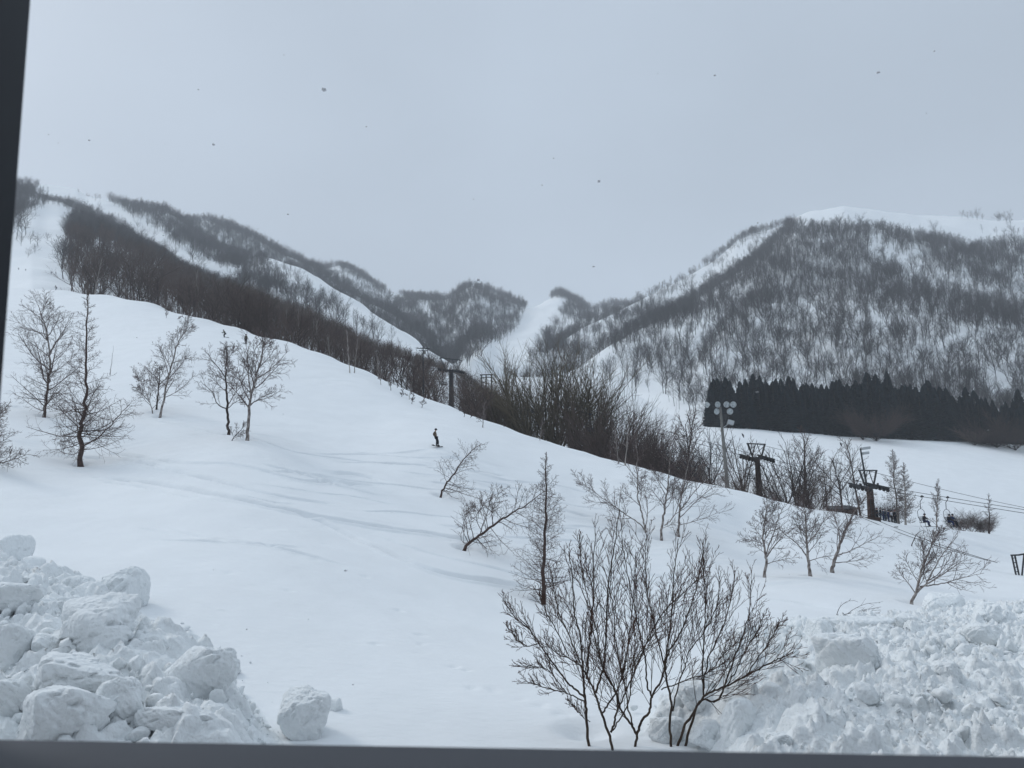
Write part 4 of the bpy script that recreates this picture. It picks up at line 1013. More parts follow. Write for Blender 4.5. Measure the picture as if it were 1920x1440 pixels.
RT = [(1268, 765, 112, 'PT', 'thin bare tree rising left of the floodlight pole'), (1297, 772, 108, 'PT', 'second thin bare tree rising left of the floodlight pole'), (1330, 800, 104, 'PG', 'bare tree beside the foot of the floodlight pole'),
      (1388, 808, 108, 'PB', 'round topped bare tree just right of the floodlight pole'), (1445, 838, 118, 'PG', 'bushy bare tree just right of the rusty lift pylon'), (1468, 828, 112, 'PB', 'dark dense bare tree between the two lift pylons'),
      (1497, 806, 110, 'PT', 'tallest bare tree between the two lift pylons'), (1520, 835, 114, 'PG', 'grey bare tree between the two lift pylons, left of the perching crows'), (1545, 858, 112, 'PT', 'slender bare tree under the perching crows'),
      (1572, 850, 106, 'PB', 'bare tree just left of the lamp topped pylon'), (1605, 818, 104, 'PT', 'tall thin bare tree behind the lamp topped pylon'), (1590, 880, 100, 'PG', 'low bare tree at the foot of the lamp topped pylon'),
      (1478, 880, 104, 'PU', 'low dark thicket shrub between the pylons'), (1530, 890, 102, 'PU', 'brown shrub near the middle birch of the three'), (1420, 870, 104, 'PU', 'low dark shrub behind the rusty lift pylon'), (1360, 850, 102, 'PU', 'low shrub behind the floodlight pole foot'),
      (1645, 925, 106, 'PU', 'low brown shrub behind the queue of skiers'), (1668, 930, 112, 'PU', 'small grey shrub beyond the queue of skiers')]
DD = dict(PT=PT, PG=PG, PB=PB, PU=PU)
for px, top, Y, k, lab in RT: back_tree(px, top, Y, DD[k], lab, wx=.9 if k != 'PT' else 1.1)
for i, (px, top, Y) in enumerate([(1792, 955, 118), (1808, 950, 122), (1822, 956, 120), (1836, 960, 124), (1780, 962, 116)]):
    back_tree(px, top, Y, PU, 'low grey brown shrub in the group right of the seated chairlift riders', 'shrubs beyond the chairlift riders', wx=1.3)
back_tree(1645, 765, 255, PD, 'large round crowned reddish bare tree in front of the dark conifers', wx=1.2)
back_tree(1905, 775, 255, PD, 'round bare tree before the conifers at the right edge', wx=1.4)
back_tree(1870, 795, 258, PD, 'low round bare shrub before the conifers, left of the right edge tree', wx=1.8)
back_tree(1830, 798, 259, PU, 'smaller bare shrub before the conifers near the right edge', wx=1.6)
back_tree(1620, 785, 257, PU, 'brown shrub beside the large round crowned bare tree', wx=1.5)
def hero_back(name, lab, pix, Y, r0, spec, seed, bark=BB, twig=BT, cat='larch'):
    return hero(name, lab, cat, pix, r0, spec, seed, bark, twig, Y=Y)
hero_back('larch', 'taller of the two pale larches beyond the lift, right of the lamp topped pylon', [(1683, 962), (1678, 905), (1673, 844)], 108, .14, larch_spec(10, .8, .017), 301, M['wood_pale'])
hero_back('larch', 'shorter of the two pale larches beyond the lift', [(1698, 985), (1697, 930), (1694, 866)], 106, .13, larch_spec(9, .8, .017), 302, M['wood_pale'])
hero_back('birch', 'pale thin birch behind the seated chairlift riders', [(1756, 990), (1757, 950), (1757, 905)], 112, .10, birch_spec(7, .016, 14, .3, 38, .25)[:3], 303, M['wood_pale'], cat='birch')
hero_back('larch', 'young larch with thin drooping twigs standing alone near the right edge', [(1855, 1004), (1855, 965), (1854, 924)], 113, .10, larch_spec(6, .4, .018)[:2], 304, DB)
for i, (px, b, t, Y) in enumerate([(70, 461, 436, 400), (88, 452, 434, 430), (111, 452, 438, 430), (53, 482, 462, 330), (67, 478, 456, 335), (122, 440, 422, 460), (40, 461, 432, 395), (56, 459, 430, 390)]):
    x = at(px, b, Y)[0]; pz_ = at(px, b, Y)
    k = np.argmin(np.hypot(*(proj(m1.reshape(-1, 3)) - [px, b]).T)); p = m1.reshape(-1, 3)[k]
    put_tree(rr.choice(PB + PG), p - [0, 0, .3], (b - t) / F * p[1] * 1.03, 'lone bare tree scattered on the distant piste at far left', 'lone trees on the far left piste', whole=True)
#@@

# ------------------------------------------------------------------ the big leafless shrub below the window
def zc(l): return [(900 + x / 3.0, 940 + y / 3.0) for x, y in l]
YB = hit(1200, 1400)[1]
bb = hit(1200, 1404)
bush = empty('leafless_shrub', tuple(bb)); tag(bush, 'big leafless multi stemmed shrub with dark ascending twigs, nearest plant below the window', 'shrub')
BST = [([(755, 1395), (720, 1290), (680, 1180), (650, 1080), (600, 980), (560, 920), (500, 880), (440, 860), (370, 800)], .024, -.3, .5),
       ([(612, 1300), (600, 1200), (590, 1100), (582, 1000), (575, 900), (560, 760), (530, 640), (520, 450), (500, 330)], .026, .4, .9),
       ([(590, 1105), (540, 1060), (480, 1010), (400, 900), (320, 800), (270, 740), (200, 690), (140, 620)], .018, .2, .1),
       ([(590, 1130), (540, 1105), (490, 1080), (400, 1055), (320, 1030), (250, 1010)], .012, .2, -.2),
       ([(490, 1080), (440, 1020), (380, 950), (300, 930), (210, 930)], .008, .1, -.2), ([(330, 800), (260, 820), (200, 790), (150, 745)], .009, .1, -.3),
       ([(600, 1000), (612, 860), (625, 700), (640, 540), (640, 400), (650, 220)], .019, .4, .8),
       ([(735, 1300), (760, 1230), (775, 1170), (765, 1090), (730, 1020), (690, 960), (650, 820), (620, 700)], .020, -.2, .2),
       ([(690, 1190), (730, 1130), (765, 1085), (800, 990), (830, 860), (850, 700), (870, 500), (880, 330)], .016, 0, .6),
       ([(650, 1080), (690, 960), (705, 840), (710, 640), (730, 440), (760, 260), (785, 90)], .019, .2, .6),
       ([(865, 1398), (880, 1315), (850, 1260), (800, 1190), (765, 1090), (720, 1020), (680, 930), (660, 780), (600, 600)], .024, .1, .3),
       ([(880, 1315), (910, 1240), (955, 1175), (970, 1100), (1030, 990), (1050, 860), (1075, 700), (1085, 560), (1100, 400), (1120, 260)], .024, .1, -.4),
       ([(970, 1105), (935, 1020), (930, 900), (905, 780), (880, 660), (850, 520), (820, 380), (800, 240)], .016, .1, .4),
       ([(770, 1180), (830, 1050), (880, 930), (930, 830), (990, 700), (1080, 600), (1160, 540), (1230, 480)], .014, .1, -.6),
       ([(1072, 1398), (1070, 1260), (1078, 1130), (1050, 1010), (1045, 900), (1090, 820), (1140, 740), (1190, 600), (1240, 430), (1262, 260)], .023, -.1, .3),
       ([(1045, 950), (1010, 820), (975, 680), (945, 540), (930, 380), (940, 230)], .014, -.1, .2),
       ([(1098, 1398), (1145, 1280), (1200, 1190), (1258, 1100), (1340, 1058), (1440, 1010), (1550, 950), (1640, 905), (1700, 880), (1765, 850)], .024, 0, -.5),
       ([(1140, 1398), (1185, 1260), (1238, 1130), (1330, 1130), (1380, 1040), (1430, 900), (1480, 780), (1520, 640), (1530, 500)], .024, 0, .3),
       ([(1258, 1090), (1262, 980), (1300, 860), (1360, 740), (1410, 600), (1440, 440)], .015, 0, .5),
       ([(1258, 1090), (1250, 940), (1262, 780), (1270, 620), (1262, 470), (1262, 330)], .014, 0, -.3),
       ([(1390, 1035), (1450, 930), (1500, 840), (1560, 760), (1600, 690)], .011, .1, -.4), ([(1500, 975), (1570, 880), (1640, 790), (1700, 720)], .010, .1, -.5),
       ([(1020, 1060), (1100, 1030), (1200, 990), (1290, 960), (1370, 860), (1450, 790)], .011, 0, .4),
       ([(1085, 1180), (1110, 1060), (1150, 940), (1180, 850), (1260, 760), (1330, 640), (1350, 500)], .013, 0, -.2),
       ([(745, 1290), (790, 1220), (840, 1130), (850, 1000), (880, 900), (960, 800), (1040, 700), (1070, 520)], .012, -.1, -.5),
       ([(620, 1240), (580, 1210), (530, 1160), (490, 1110)], .007, .3, .2), ([(860, 1260), (830, 1150), (810, 1020), (780, 900), (760, 760), (745, 600), (700, 420)], .014, .1, .9),
       ([(640, 640), (600, 520), (575, 400), (560, 230)], .010, .5, .6), ([(565, 910), (520, 800), (455, 660), (420, 540), (400, 430)], .013, .2, .3), ([(500, 870), (430, 730), (370, 640), (330, 560)], .010, .1, -.1)]
rb = np.random.default_rng(5)
bspec = [dict(n=lambda r: 15 + int(r.random() * 4), f0=.25, f1=.97, ang=lambda f: 29 - 8 * f, ratio=.28, shape=lambda f: 1.35 - .85 * f, up=.12, wig=.05, k=6, rmin=.0046, slen=.007),
         dict(n=5, f0=.12, f1=1.0, ang=28, ratio=.50, up=.06, wig=.06, k=4, rmin=.0045, slen=.008),
         dict(n=2, f0=.3, f1=1.0, ang=30, ratio=.5, up=.05, wig=.08, k=3, rmin=.0036, slen=.007)]
bst, bbr = [], []
for pl, r0, d0, d1_ in BST:
    pl = zc(pl); n = len(pl)
    W = np.array([at(a, b, YB + d0 * .35 + d1_ * (i / (n - 1)) ** 1.2 * .9) for i, (a, b) in enumerate(pl)]) - bb
    if pl[0][1] > 1395 or pl[0][0] < 1110 and pl[0][1] > 1365:
        W[0, 2] = min(W[0, 2], gh(W[0, 0] + bb[0], W[0, 1] + bb[1]) - bb[2] - .15)
    W = smooth_line(W, 5); W[1:] += rb.normal(0, .008, (len(W) - 1, 3))
    rad = np.linspace(r0 * 1.08, .007, len(W))
    W[:, 2] += .16 * np.linspace(0, 1, len(W)) ** 2 * (W[-1, 2] > 1.8); bst.append((W, rad, 0)); Ln = float(np.linalg.norm(np.diff(W, axis=0), axis=1).sum())
    grow(rb, W, rad, min(Ln, 3.2), bspec, 0, bbr)
link('stems', skel_mesh('stems', bst, 8), M['bark_bush'], bush)
link('branches', skel_mesh('branches', [b for b in bbr if b[2] == 1], 5), M['bark_bush'], bush)
link('twigs', skel_mesh('twigs', [b for b in bbr if b[2] > 1], 4), M['twig_bush'], bush)

# ------------------------------------------------------------------ ploughed snow banks
def foot_world(pl):
    o = []
    for px, py in pl:
        p = hit(px, py, 4.6); o.append(p[:2])
    return np.array(o)
FL = foot_world([(-330, 1060), (-60, 1072), (60, 1100), (140, 1128), (240, 1165), (330, 1225), (430, 1285), (490, 1340), (520, 1400), (500, 1520), (-330, 1700)])
FR = foot_world([(1345, 1560), (1335, 1432), (1300, 1388), (1205, 1378), (1212, 1352), (1270, 1300), (1335, 1232), (1410, 1200), (1490, 1210), (1560, 1205), (1660, 1190), (1740, 1158), (1860, 1160), (1960, 1172), (2250, 1200), (2300, 1620)])
def bank_base(x, y, FP, H, run):
    d, ins = dist_poly(x, y, FP, True)
    d = np.where(ins, d, -d)
    return H * (1 - np.exp(-np.clip(d, 0, None) / run)) - .15 * np.clip(-d, 0, 1), d
def bank(name, FP, H, run, seed, label, step=.045, crumb=1.0, scales=((1.1, .34), (.48, .19), (.20, .085), (.10, .035))):
    lo = FP.min(0) - .3; hi = FP.max(0) + .3
    lo[0] = max(lo[0], -15); hi[0] = min(hi[0], 24); lo[1] = max(lo[1], 7.5)
    xs = np.arange(lo[0], hi[0], step); ys = np.arange(lo[1], hi[1], step)
    X, Y = np.meshgrid(xs, ys, indexing='ij')
    hb_, d = bank_base(X, Y, FP, H, run)
    fade = sst(-.05, .7, d)
    wx = X + .25 * fbm(X / .8, Y / .8, seed + 3, 3); wy = Y + .25 * fbm(X / .8, Y / .8, seed + 4, 3)
    z = hb_ + .16 * fbm(X / 2.2, Y / 2.2, seed, 2) * fade
    for sc, am in scales:
        f1, f2, cid = worley(wx / sc + seed, wy / sc, seed + int(sc * 10))
        z += fade * am * (0.35 + .9 * cid) * sst(0.0, .55, f2 - f1) * (1 - .45 * f1)
    z += fade * .03 * crumb * fbm(X / .12, Y / .12, seed + 8, 3)
    z += base_h(X.ravel(), Y.ravel()).reshape(X.shape) + .01
    z[d < -.15] -= .3
    V = np.stack([X, Y, z], -1).reshape(-1, 3)
    ix = np.arange(X.size).reshape(X.shape)
    keep = (d[:-1, :-1] > -.25)
    Q = np.stack([ix[:-1, :-1], ix[1:, :-1], ix[1:, 1:], ix[:-1, 1:]], -1)[keep]
    o = link(name, mesh_np(name, V, Q), M['snow_block']); tag(o, label, 'snow bank')
    return o
HL, RL_, HR, RR_ = 1.35, 1.6, 1.25, 1.7
bank('ploughed_snow_bank', FL, HL, RL_, 51, 'lumpy bank of ploughed snow heaped below the window at lower left')
bank('ploughed_snow_bank', FR, HR, RR_, 61, 'crumbly bank of ploughed snow heaped below the window at lower right', crumb=1.6, step=.04, scales=((1.0, .24), (.42, .17), (.18, .10), (.085, .05)))

def bank_hit(px, py, FP, H, run):
    Ys = np.linspace(8, 60, 3000); d = MR @ np.array([px - 960.0, 720.0 - py, -F]); d = d / d[1]
    x = d[0] * Ys; z = CZ + d[2] * Ys
    hh, dd = bank_base(x, Ys, FP, H, run)
    h = base_h(x, Ys) + np.where(dd > 0, hh + .12 * sst(0, .7, dd), 0)
    k = np.argmax(z < h); return np.array([x[k], Ys[k], h[k]])

def ico(sub):
    import bmesh
    bm = bmesh.new(); bmesh.ops.create_icosphere(bm, subdivisions=sub, radius=1.0)
    V = np.array([v.co[:] for v in bm.verts]); T = np.array([[v.index for v in f.verts] for f in bm.faces]); bm.free(); return V, T
ICO5, ICO2, ICO3 = ico(6), ico(2), ico(3)
def block_shape(I, seed, nplane=9, sharp=9.0, noise=.05):
    r = np.random.default_rng(seed); D, T = I
    nrm = r.normal(0, 1, (nplane + 3, 3)); nrm /= np.linalg.norm(nrm, axis=1, keepdims=True)
    nrm = np.vstack([nrm, [[0, 0, -1], [0, 0, 1]]]); dist = np.concatenate([r.uniform(.70, 1.0, nplane + 3), [.8, .85]])
    q = np.clip(D @ nrm.T, 0, None) / dist
    rad = 1.0 / ((q ** sharp).sum(1) ** (1 / sharp) + 1e-6)
    rad = np.clip(rad, .4, 1.25)
    P = D * rad[:, None]
    n1 = fbm(P[:, 0] * 2.2 + P[:, 2] * 1.3 + seed, P[:, 1] * 2.2 - P[:, 2] * 1.7, seed, 5)
    n2 = fbm(P[:, 0] * 7 + P[:, 2] * 5 + seed, P[:, 1] * 7 - P[:, 2] * 6, seed + 5, 3)
    pit = -np.clip(fbm(P[:, 0] * 3.1 - P[:, 2] * 2.0, P[:, 1] * 3.1 + P[:, 2] * 2.6, seed + 9, 3) - .25, 0, 1)
    rg_ = 1 - np.abs(fbm(P[:, 0] * 4.3 + P[:, 2] * 3.1, P[:, 1] * 4.3 - P[:, 2] * 2.9, seed + 21, 4))
    return P * (1 + noise * n1 + noise * .5 * n2 + 3.4 * noise * pit + noise * .5 * rg_)[:, None], T
NB_ = [0]
def snow_block(px, py, w, h, FP, H, run, label, rz=0.3, seed=None, deep=.85, tilt=(0, 0), name='snow_block', sharp=9.0):
    NB_[0] += 1; seed = seed or NB_[0] * 13
    p = bank_hit(px, py + h * .30, FP, H, run); s = p[1] / F
    V, T = block_shape(ICO5 if w > 45 else ICO3, seed, sharp=sharp, noise=.045)
    # scale to the photographed width and height
    V = V * np.array([w * s / 2, w * s / 2 * deep, h * s / 2 * 1.08])
    V = V @ np.array(Euler((tilt[0], tilt[1], rz)).to_matrix()).T
    me = mesh_np(name, V, T)
    z = p[2] + h * s * .28
    if seed == 77: z -= h * s * .13
    o = link(name, me, M['snow_block'], None, (p[0], p[1], z)); tag(o, label, 'snow block')
    return o
LA = (FL, HL, RL_); RA = (FR, HR, RR_)
snow_block(240, 1105, 92, 92, *LA, label='rounded snow block with a pitted side at the upper right of the left bank', rz=.8, sharp=5)
snow_block(190, 1182, 150, 112, *LA, label='large overhanging snow slab in the middle of the left bank', rz=-.3, tilt=(.2, .15), sharp=10)
snow_block(370, 1262, 118, 100, *LA, label='wedge shaped snow block with a flat grey face at the right of the left bank', rz=.4, tilt=(-.1, .15), sharp=12)
snow_block(283, 1215, 66, 56, *LA, label='angular snow lump between the overhanging slab and the wedge block', rz=1.2)
snow_block(108, 1335, 150, 112, *LA, label='smooth barrel shaped snow block at the bottom of the left bank', rz=.2, sharp=5, tilt=(0, .1))
snow_block(130, 1262, 165, 92, *LA, label='broad smooth snow block behind the barrel shaped one', rz=.0, sharp=6, tilt=(.1, .1), deep=.7)
snow_block(325, 1350, 112, 52, *LA, label='long low pinkish snow block at the bottom of the left bank', rz=.1, sharp=9, deep=.5)
snow_block(232, 1310, 78, 88, *LA, label='hollowed snow block right of the barrel shaped one', rz=.9)
snow_block(60, 1060, 42, 40, *LA, label='small round snow lump near the top edge of the left bank', rz=.9, sharp=5)
snow_block(18, 1030, 60, 60, *LA, label='crumbly snow lump at the highest corner of the left bank', rz=.3)
snow_block(25, 1125, 84, 66, *LA, label='angular snow block against the dark left edge, below the highest lump', rz=.3)
snow_block(20, 1215, 80, 90, *LA, label='grey sided snow block at the left edge, halfway down the bank', rz=.7)
snow_block(25, 1310, 80, 80, *LA, label='snow block at the left edge beside the barrel shaped one', rz=1.7)
snow_block(85, 1210, 60, 50, *LA, label='medium snow lump left of the overhanging slab', rz=2.0)
snow_block(145, 1100, 60, 46, *LA, label='flat snow lump left of the rounded pitted block', rz=2.2)
snow_block(407, 1312, 28, 40, *LA, label='small pointed snow chunk in front of the wedge block', rz=.2)
snow_block(262, 1377, 38, 32, *LA, label='small round snow lump beside the sill, left of the long low block', rz=.2, sharp=5)
snow_block(444, 1368, 40, 32, *LA, label='small snow lump between the long low block and the lone block', rz=.2)
snow_block(571, 1335, 92, 116, *LA, label='lone tall snow block sitting on smooth snow right of the left bank', rz=.5, tilt=(.1, -.12), sharp=8, seed=77)
snow_block(629, 1323, 26, 28, *LA, label='small cube of snow beside the lone tall block', rz=.1, sharp=14)
snow_block(342, 1180, 26, 12, *LA, label='tiny lump of snow on the smooth slope above the wedge block', rz=.1)
snow_block(436, 1255, 36, 24, *LA, label='small snow lump right of the wedge block', rz=.8)
snow_block(1583, 1232, 104, 84, *RA, label='flat topped mushroom of snow in the middle of the right bank', rz=.2, tilt=(.05, -.05), sharp=12)
snow_block(1386, 1362, 70, 100, *RA, label='upright rounded snow block at the lower left of the right bank', rz=.3, sharp=7)
snow_block(1542, 1188, 54, 52, *RA, label='rough snow block at the top edge of the right bank', rz=.8)
snow_block(1610, 1178, 130, 46, *RA, label='long rough snow slab along the top edge of the right bank', rz=.1, deep=.5)
snow_block(1765, 1140, 80, 52, *RA, label='jagged snow block on the summit of the right bank', rz=.5)
snow_block(1850, 1156, 58, 54, *RA, label='pointed snow block right of the summit of the right bank', rz=1.5)
snow_block(1836, 1190, 60, 44, *RA, label='overhanging snow lump under the pointed block', rz=2.5)
snow_block(1780, 1262, 46, 52, *RA, label='capped snow knob standing above the smooth chute of the right bank', rz=2.5, sharp=6)
snow_block(1700, 1172, 60, 40, *RA, label='snow lump between the long slab and the summit block', rz=1.1)
snow_block(1255, 1372, 66, 54, *RA, label='angular snow block among the shrub stems at the foot of the right bank', rz=.6)
snow_block(1300, 1310, 56, 50, *RA, label='pale snow lump behind the lower right shrub stems', rz=1.9)
snow_block(1325, 1375, 60, 50, *RA, label='snow block at the foot of the shrub, left of the upright block', rz=1.1)
snow_block(1440, 1302, 42, 42, *RA, label='small snow block above the upright rounded block', rz=.1)
snow_block(1468, 1390, 50, 34, *RA, label='low snow lump beside the sill, right of the upright block', rz=.1)
snow_block(1505, 1345, 46, 36, *RA, label='medium snow lump right of the upright block', rz=1.8)
snow_block(1400, 1190, 46, 40, *RA, label='snow lump seen through the right side of the shrub', rz=.4)
snow_block(1380, 1225, 60, 44, *RA, label='snow block behind the right side of the shrub', rz=1.4)
snow_block(1625, 1300, 44, 40, *RA, label='small snow block below the mushroom of snow', rz=.4)
# loose clods: nobody could count them
def clods(name, FP, H, run, n, seed, label):
    r = np.random.default_rng(seed); Vs, Ts = [], []; k = 0
    shapes = [block_shape(ICO2, 900 + seed + i, noise=.13, sharp=10, nplane=7) for i in range(14)]
    lo = FP.min(0); hi = FP.max(0); lo[0] = max(lo[0], -14); hi[0] = min(hi[0], 22); lo[1] = max(lo[1], 9)
    cnt = 0
    while cnt < n:
        x, y = r.uniform(lo[0] - 1, hi[0] + 1), r.uniform(lo[1], hi[1] + 1.2)
        h, d = bank_base(np.array([x]), np.array([y]), FP, H, run); d = d[0]
        if d < -1.6 or (d < 0 and r.random() > .16 * math.exp(d * 1.1)): continue
        s = min(.16, .022 * (1 - r.random()) ** -.62) * (.6 if d < 0 else 1)
        z = gh(x, y) + (h[0] + .13 * float(sst(0, .7, d)) if d > 0 else 0) + s * .4
        V, T = shapes[r.integers(0, 14)]
        q = np.array(Euler(tuple(r.uniform(0, 6.3, 3))).to_matrix())
        Vs.append(V * np.array([s, s * r.uniform(.6, 1), s * r.uniform(.5, .9)]) @ q.T + [x, y, z + r.normal(0, .03)]); Ts.append(T + k); k += len(V); cnt += 1
    o = link(name, mesh_np(name, np.vstack(Vs), np.vstack(Ts)), M['snow_block']); tag(o, label, 'snow clods', kind='stuff')
clods('loose_snow_clods', *LA, 4200, 3, 'loose clods of snow strewn over the left bank')
clods('loose_snow_clods', *RA, 5200, 4, 'loose clods of snow strewn over the right bank')

# fallen branch on the right bank and a dead sprig by the sill
fb = bank_hit(1572, 1158, *RA); fb[1] += .0
fr = empty('fallen_branch', tuple(fb)); tag(fr, 'dark broken branch lying on the top edge of the right snow bank', 'branch')
Y0 = fb[1]; fl = []
for pl, r0 in (([(1568, 1153), (1580, 1153), (1600, 1148), (1625, 1143), (1652, 1138)], .022), ([(1575, 1153), (1590, 1154), (1615, 1155), (1645, 1158)], .014), ([(1569, 1152), (1575, 1138), (1588, 1128), (1602, 1126)], .014),
               ([(1590, 1150), (1605, 1140), (1625, 1132), (1650, 1130)], .012), ([(1605, 1148), (1625, 1150), (1650, 1149)], .010), ([(1600, 1150), (1618, 1146), (1645, 1144)], .010)):
    P = smooth_line(np.array(pts_px(pl, Y0, -.3)) - fb, 4); fl.append((P, np.linspace(r0, .007, len(P)), 0))
fb2 = []
for P, rad, _ in fl: grow(rb, P, rad, float(np.linalg.norm(P[-1] - P[0])), [dict(n=5, f0=.3, ang=28, ratio=.28, up=.02, wig=.08, k=4, rmin=.006, slen=.01)], 0, fb2)
link('stem', skel_mesh('stem', fl, 6), M['bark_dark'], fr); link('twigs', skel_mesh('twigs', fb2, 4), M['bark_dark'], fr)
sp0 = bank_hit(178, 1378, *LA)
sp = empty('dead_sprig', tuple(sp0)); tag(sp, 'tiny reddish dead sprig poking up just above the sill at lower left', 'sprig')
sl = [(np.array([[0, 0, -.1], [0, 0, .1], [.005, 0, .19]]), np.array([.008, .007, .005]), 0)]
for a in range(9):
    t = a * .7; sl.append((np.array([[0, 0, .03], [.05 * math.cos(t), .05 * math.sin(t), .06], [.12 * math.cos(t), .12 * math.sin(t), .03 + .04 * (a % 3 - 1)]]), np.array([.006, .006, .003]), 0))
link('stem', skel_mesh('stem', sl[:1], 5), M['dead_leaf'], sp); link('leaves', skel_mesh('leaves', sl[1:], 4), M['dead_leaf'], sp)

# ------------------------------------------------------------------ lift: pylons, ropes, chairs
LP = [(1632, 95, 912, 1.0), (1420, 113, 853, .85), (845, 205, 690, 1.35)]
_a, _b = at(1630, 912, 95), at(846, 690, 165)
LSL = (_b[0] - _a[0]) / 70.0
def lift_xy(Y): return _a[0] + LSL * (Y - 95)
ldir = np.array([LSL, 1.0, 0]); ldir /= np.linalg.norm(ldir); lper = np.array([ldir[1], -ldir[0], 0])
def cable_z(Y):
    return np.interp(Y, [62, 78, 95, 107, 165, 230, 330], CBZ)
def zat(Y, py):
    x = lift_xy(Y); px = proj([x, Y, 6])[0, 0]
    return at(px, py, Y)[2]
CBZ = [zat(62, 1055), zat(78, 993), zat(95, 911), zat(107, 857), zat(165, 694), zat(230, 655), zat(330, 620)]
GAUGE = 2.15
def wheel_train(mb, c, n, sp, rw, dirv):
    for i in range(n):
        q = c + dirv * (i - (n - 1) / 2) * sp
        mb.disc(q, lper, rw, .12, 12)
def lift_pylon(Y, s, label, mat_col, lamp=False):
    x = lift_xy(Y); zc_ = float(cable_z(Y)); g = gh(x, Y)
    mv = m1.reshape(-1, 3); kk = np.argmin(np.hypot(mv[:, 0] - x, mv[:, 1] - Y))
    if Y > 130: g = max(g, float(mv[kk, 2]) - .6)
    pz_ = zc_ - .15
    root = empty('lift_pylon', (x, Y, g)); tag(root, label, 'lift pylon')
    o = np.array([x, Y, g]); Ht = pz_ - g
    m = MB(); m.lathe([(.02, -.5), (.52 * s, -.5), (.50 * s, 0), (.36 * s, Ht - .2), (.36 * s, Ht), (.02, Ht)], n=16); m.box((0, 0, .15), (1.5 * s, 1.5 * s, .5)); m.build('column', mat_col, root)
    top = np.array([0, 0, Ht]); hw = GAUGE * (1 if s <= 1 else 1.0)
    m = MB(); m.beam(top - lper * hw * 1.12, top + lper * hw * 1.12, .34 * s, .32 * s); m.box(top + [0, 0, -.05], (.9 * s, .9 * s, .4 * s)); m.build('crossarm', M['steel_dark'], root)
    for sg in (-1, 1):
        c = top + lper * hw * sg + [0, 0, -.02]
        slope = (cable_z(Y + 2) - cable_z(Y - 2)) / 4 * ldir[1]
        dv = np.array([ldir[0], ldir[1], slope]); dv /= np.linalg.norm(dv)
        m = MB(); m.beam(c - dv * 1.45 * s + [0, 0, .18], c + dv * 1.45 * s + [0, 0, .18], .16, .22)
        for k in (-.75, .75): m.beam(c + dv * (k - .45) * s + [0, 0, -.02], c + dv * (k + .45) * s + [0, 0, -.02], .1, .16)
        m.beam(c + [0, 0, -.1], c + [0, 0, .5], .18); sr = m.build('sheave_assembly', M['steel_dark'], root)
        m = MB(); wheel_train(m, c + [0, 0, -.14], 6, .50 * s, .21, dv); m.build('wheels', M['rubber'], sr)
    # lifting frame: top bar carried by two raked trusses
    w = 2.3 * s; hh = 1.75 * s; tb = top + [0, 0, .3 + hh]
    m = MB(); m.beam(tb - lper * w, tb + lper * w, .13, .16)
    for sg in (-1, 1):
        f0 = top + lper * w * .52 * sg + [0, 0, .2]; t0 = tb + lper * w * .97 * sg
        m.beam(f0, t0, .11); m.beam(f0 - lper * sg * .22, t0 - lper * sg * .25, .08)
        for q in (.25, .5, .75): m.beam(f0 * (1 - q) + t0 * q, (f0 - lper * sg * .22) * (1 - q) + (t0 - lper * sg * .25) * q, .06)
        m.beam(top + lper * w * .50 * sg + [0, 0, .2], tb + lper * w * .08 * sg, .08)
    m.build('lifting_frame', M['steel_dark'], root)
    m = MB(); a = top * 0 + np.array([0, -.50 * s, .3]); b = np.array([0, -.46 * s, Ht - .3])
    for sx in (-.2, .2): m.beam(a + [sx, 0, 0], b + [sx, 0, 0], .05)
    for k in range(int(Ht / .35)): z = .4 + k * .35; m.beam([-.2, -.5 * s, z], [.2, -.5 * s, z], .035)
    m.build('ladder', M['steel_dark'], root)
    if lamp:
        mp_ = MB(); lt = top + [-.30, 0, 0]; mp_.tube([lt, lt + [-.42, 0, 4.7]], [.13, .09], 8); ml = mp_.build('lamp_mast', M['steel_dark'], root)
        for zz, dx, sz in ((4.75, .62, .85), (4.15, .55, .62)):
            f = MB(); f.box(lt + [dx - .42, .0, zz], (sz * 1.25, .55, .26), rot=(0, -.12, .2)); f.beam(lt + [-.40, 0, zz - .12], lt + [dx - .5, 0, zz - .1], .07); fo = f.build('floodlight', M['lamp_house'], ml)
            gl_ = MB(); gl_.box(lt + [dx - .40, .0, zz - .155], (sz * 1.1, .45, .05), rot=(0, -.12, .2)); gl_.build('lens', M['glass_lamp'], fo)
    return root
lift_pylon(95, .98, 'lamp topped lift pylon standing behind the queue of skiers', M['steel_rust'], lamp=True)
lift_pylon(107, .95, 'rusty brown lift pylon just right of the tall floodlight pole', M['steel_rust'])
lift_pylon(165, 1.3, 'far lift pylon rising from the wood beside the utility pole', M['steel_dark'])
def rope(name, pts, r, label, cat='cable', group=None):
    pts = np.array(pts); o = pts[0]
    V, Q = tubes((pts - o)[None], np.full((1, len(pts)), r), 5)
    ob = link(name, mesh_np(name, V, Q), M['cable'], None, tuple(o)); tag(ob, label, cat, group); return ob
for sg, nm in ((-1, 'left hand haul rope of the chairlift passing over the three pylons'), (1, 'right hand haul rope of the chairlift passing over the three pylons')):
    pts = []
    for a, b in ((66, 95), (95, 107), (107, 165), (165, 320)):
        for t in np.linspace(0, 1, 14, endpoint=False):
            Y = a + (b - a) * t; z = np.interp(t, [0, 1], [cable_z(a), cable_z(b)]) - 4 * (b - a) / 113 * .9 * t * (1 - t)
            pts.append(np.array([lift_xy(Y), Y, z]) + lper * GAUGE * sg)
    rope('haul_rope', pts, .030 , nm)
rope('signal_cable', [np.array([lift_xy(Y), Y, cable_z(Y) + 1.9 - .9 * math.sin((Y - 66) / 29 * math.pi) * (Y < 95)]) - lper * .6 for Y in np.linspace(66, 107, 24)], .022, 'thin signal cable running above the haul ropes between the near pylons')

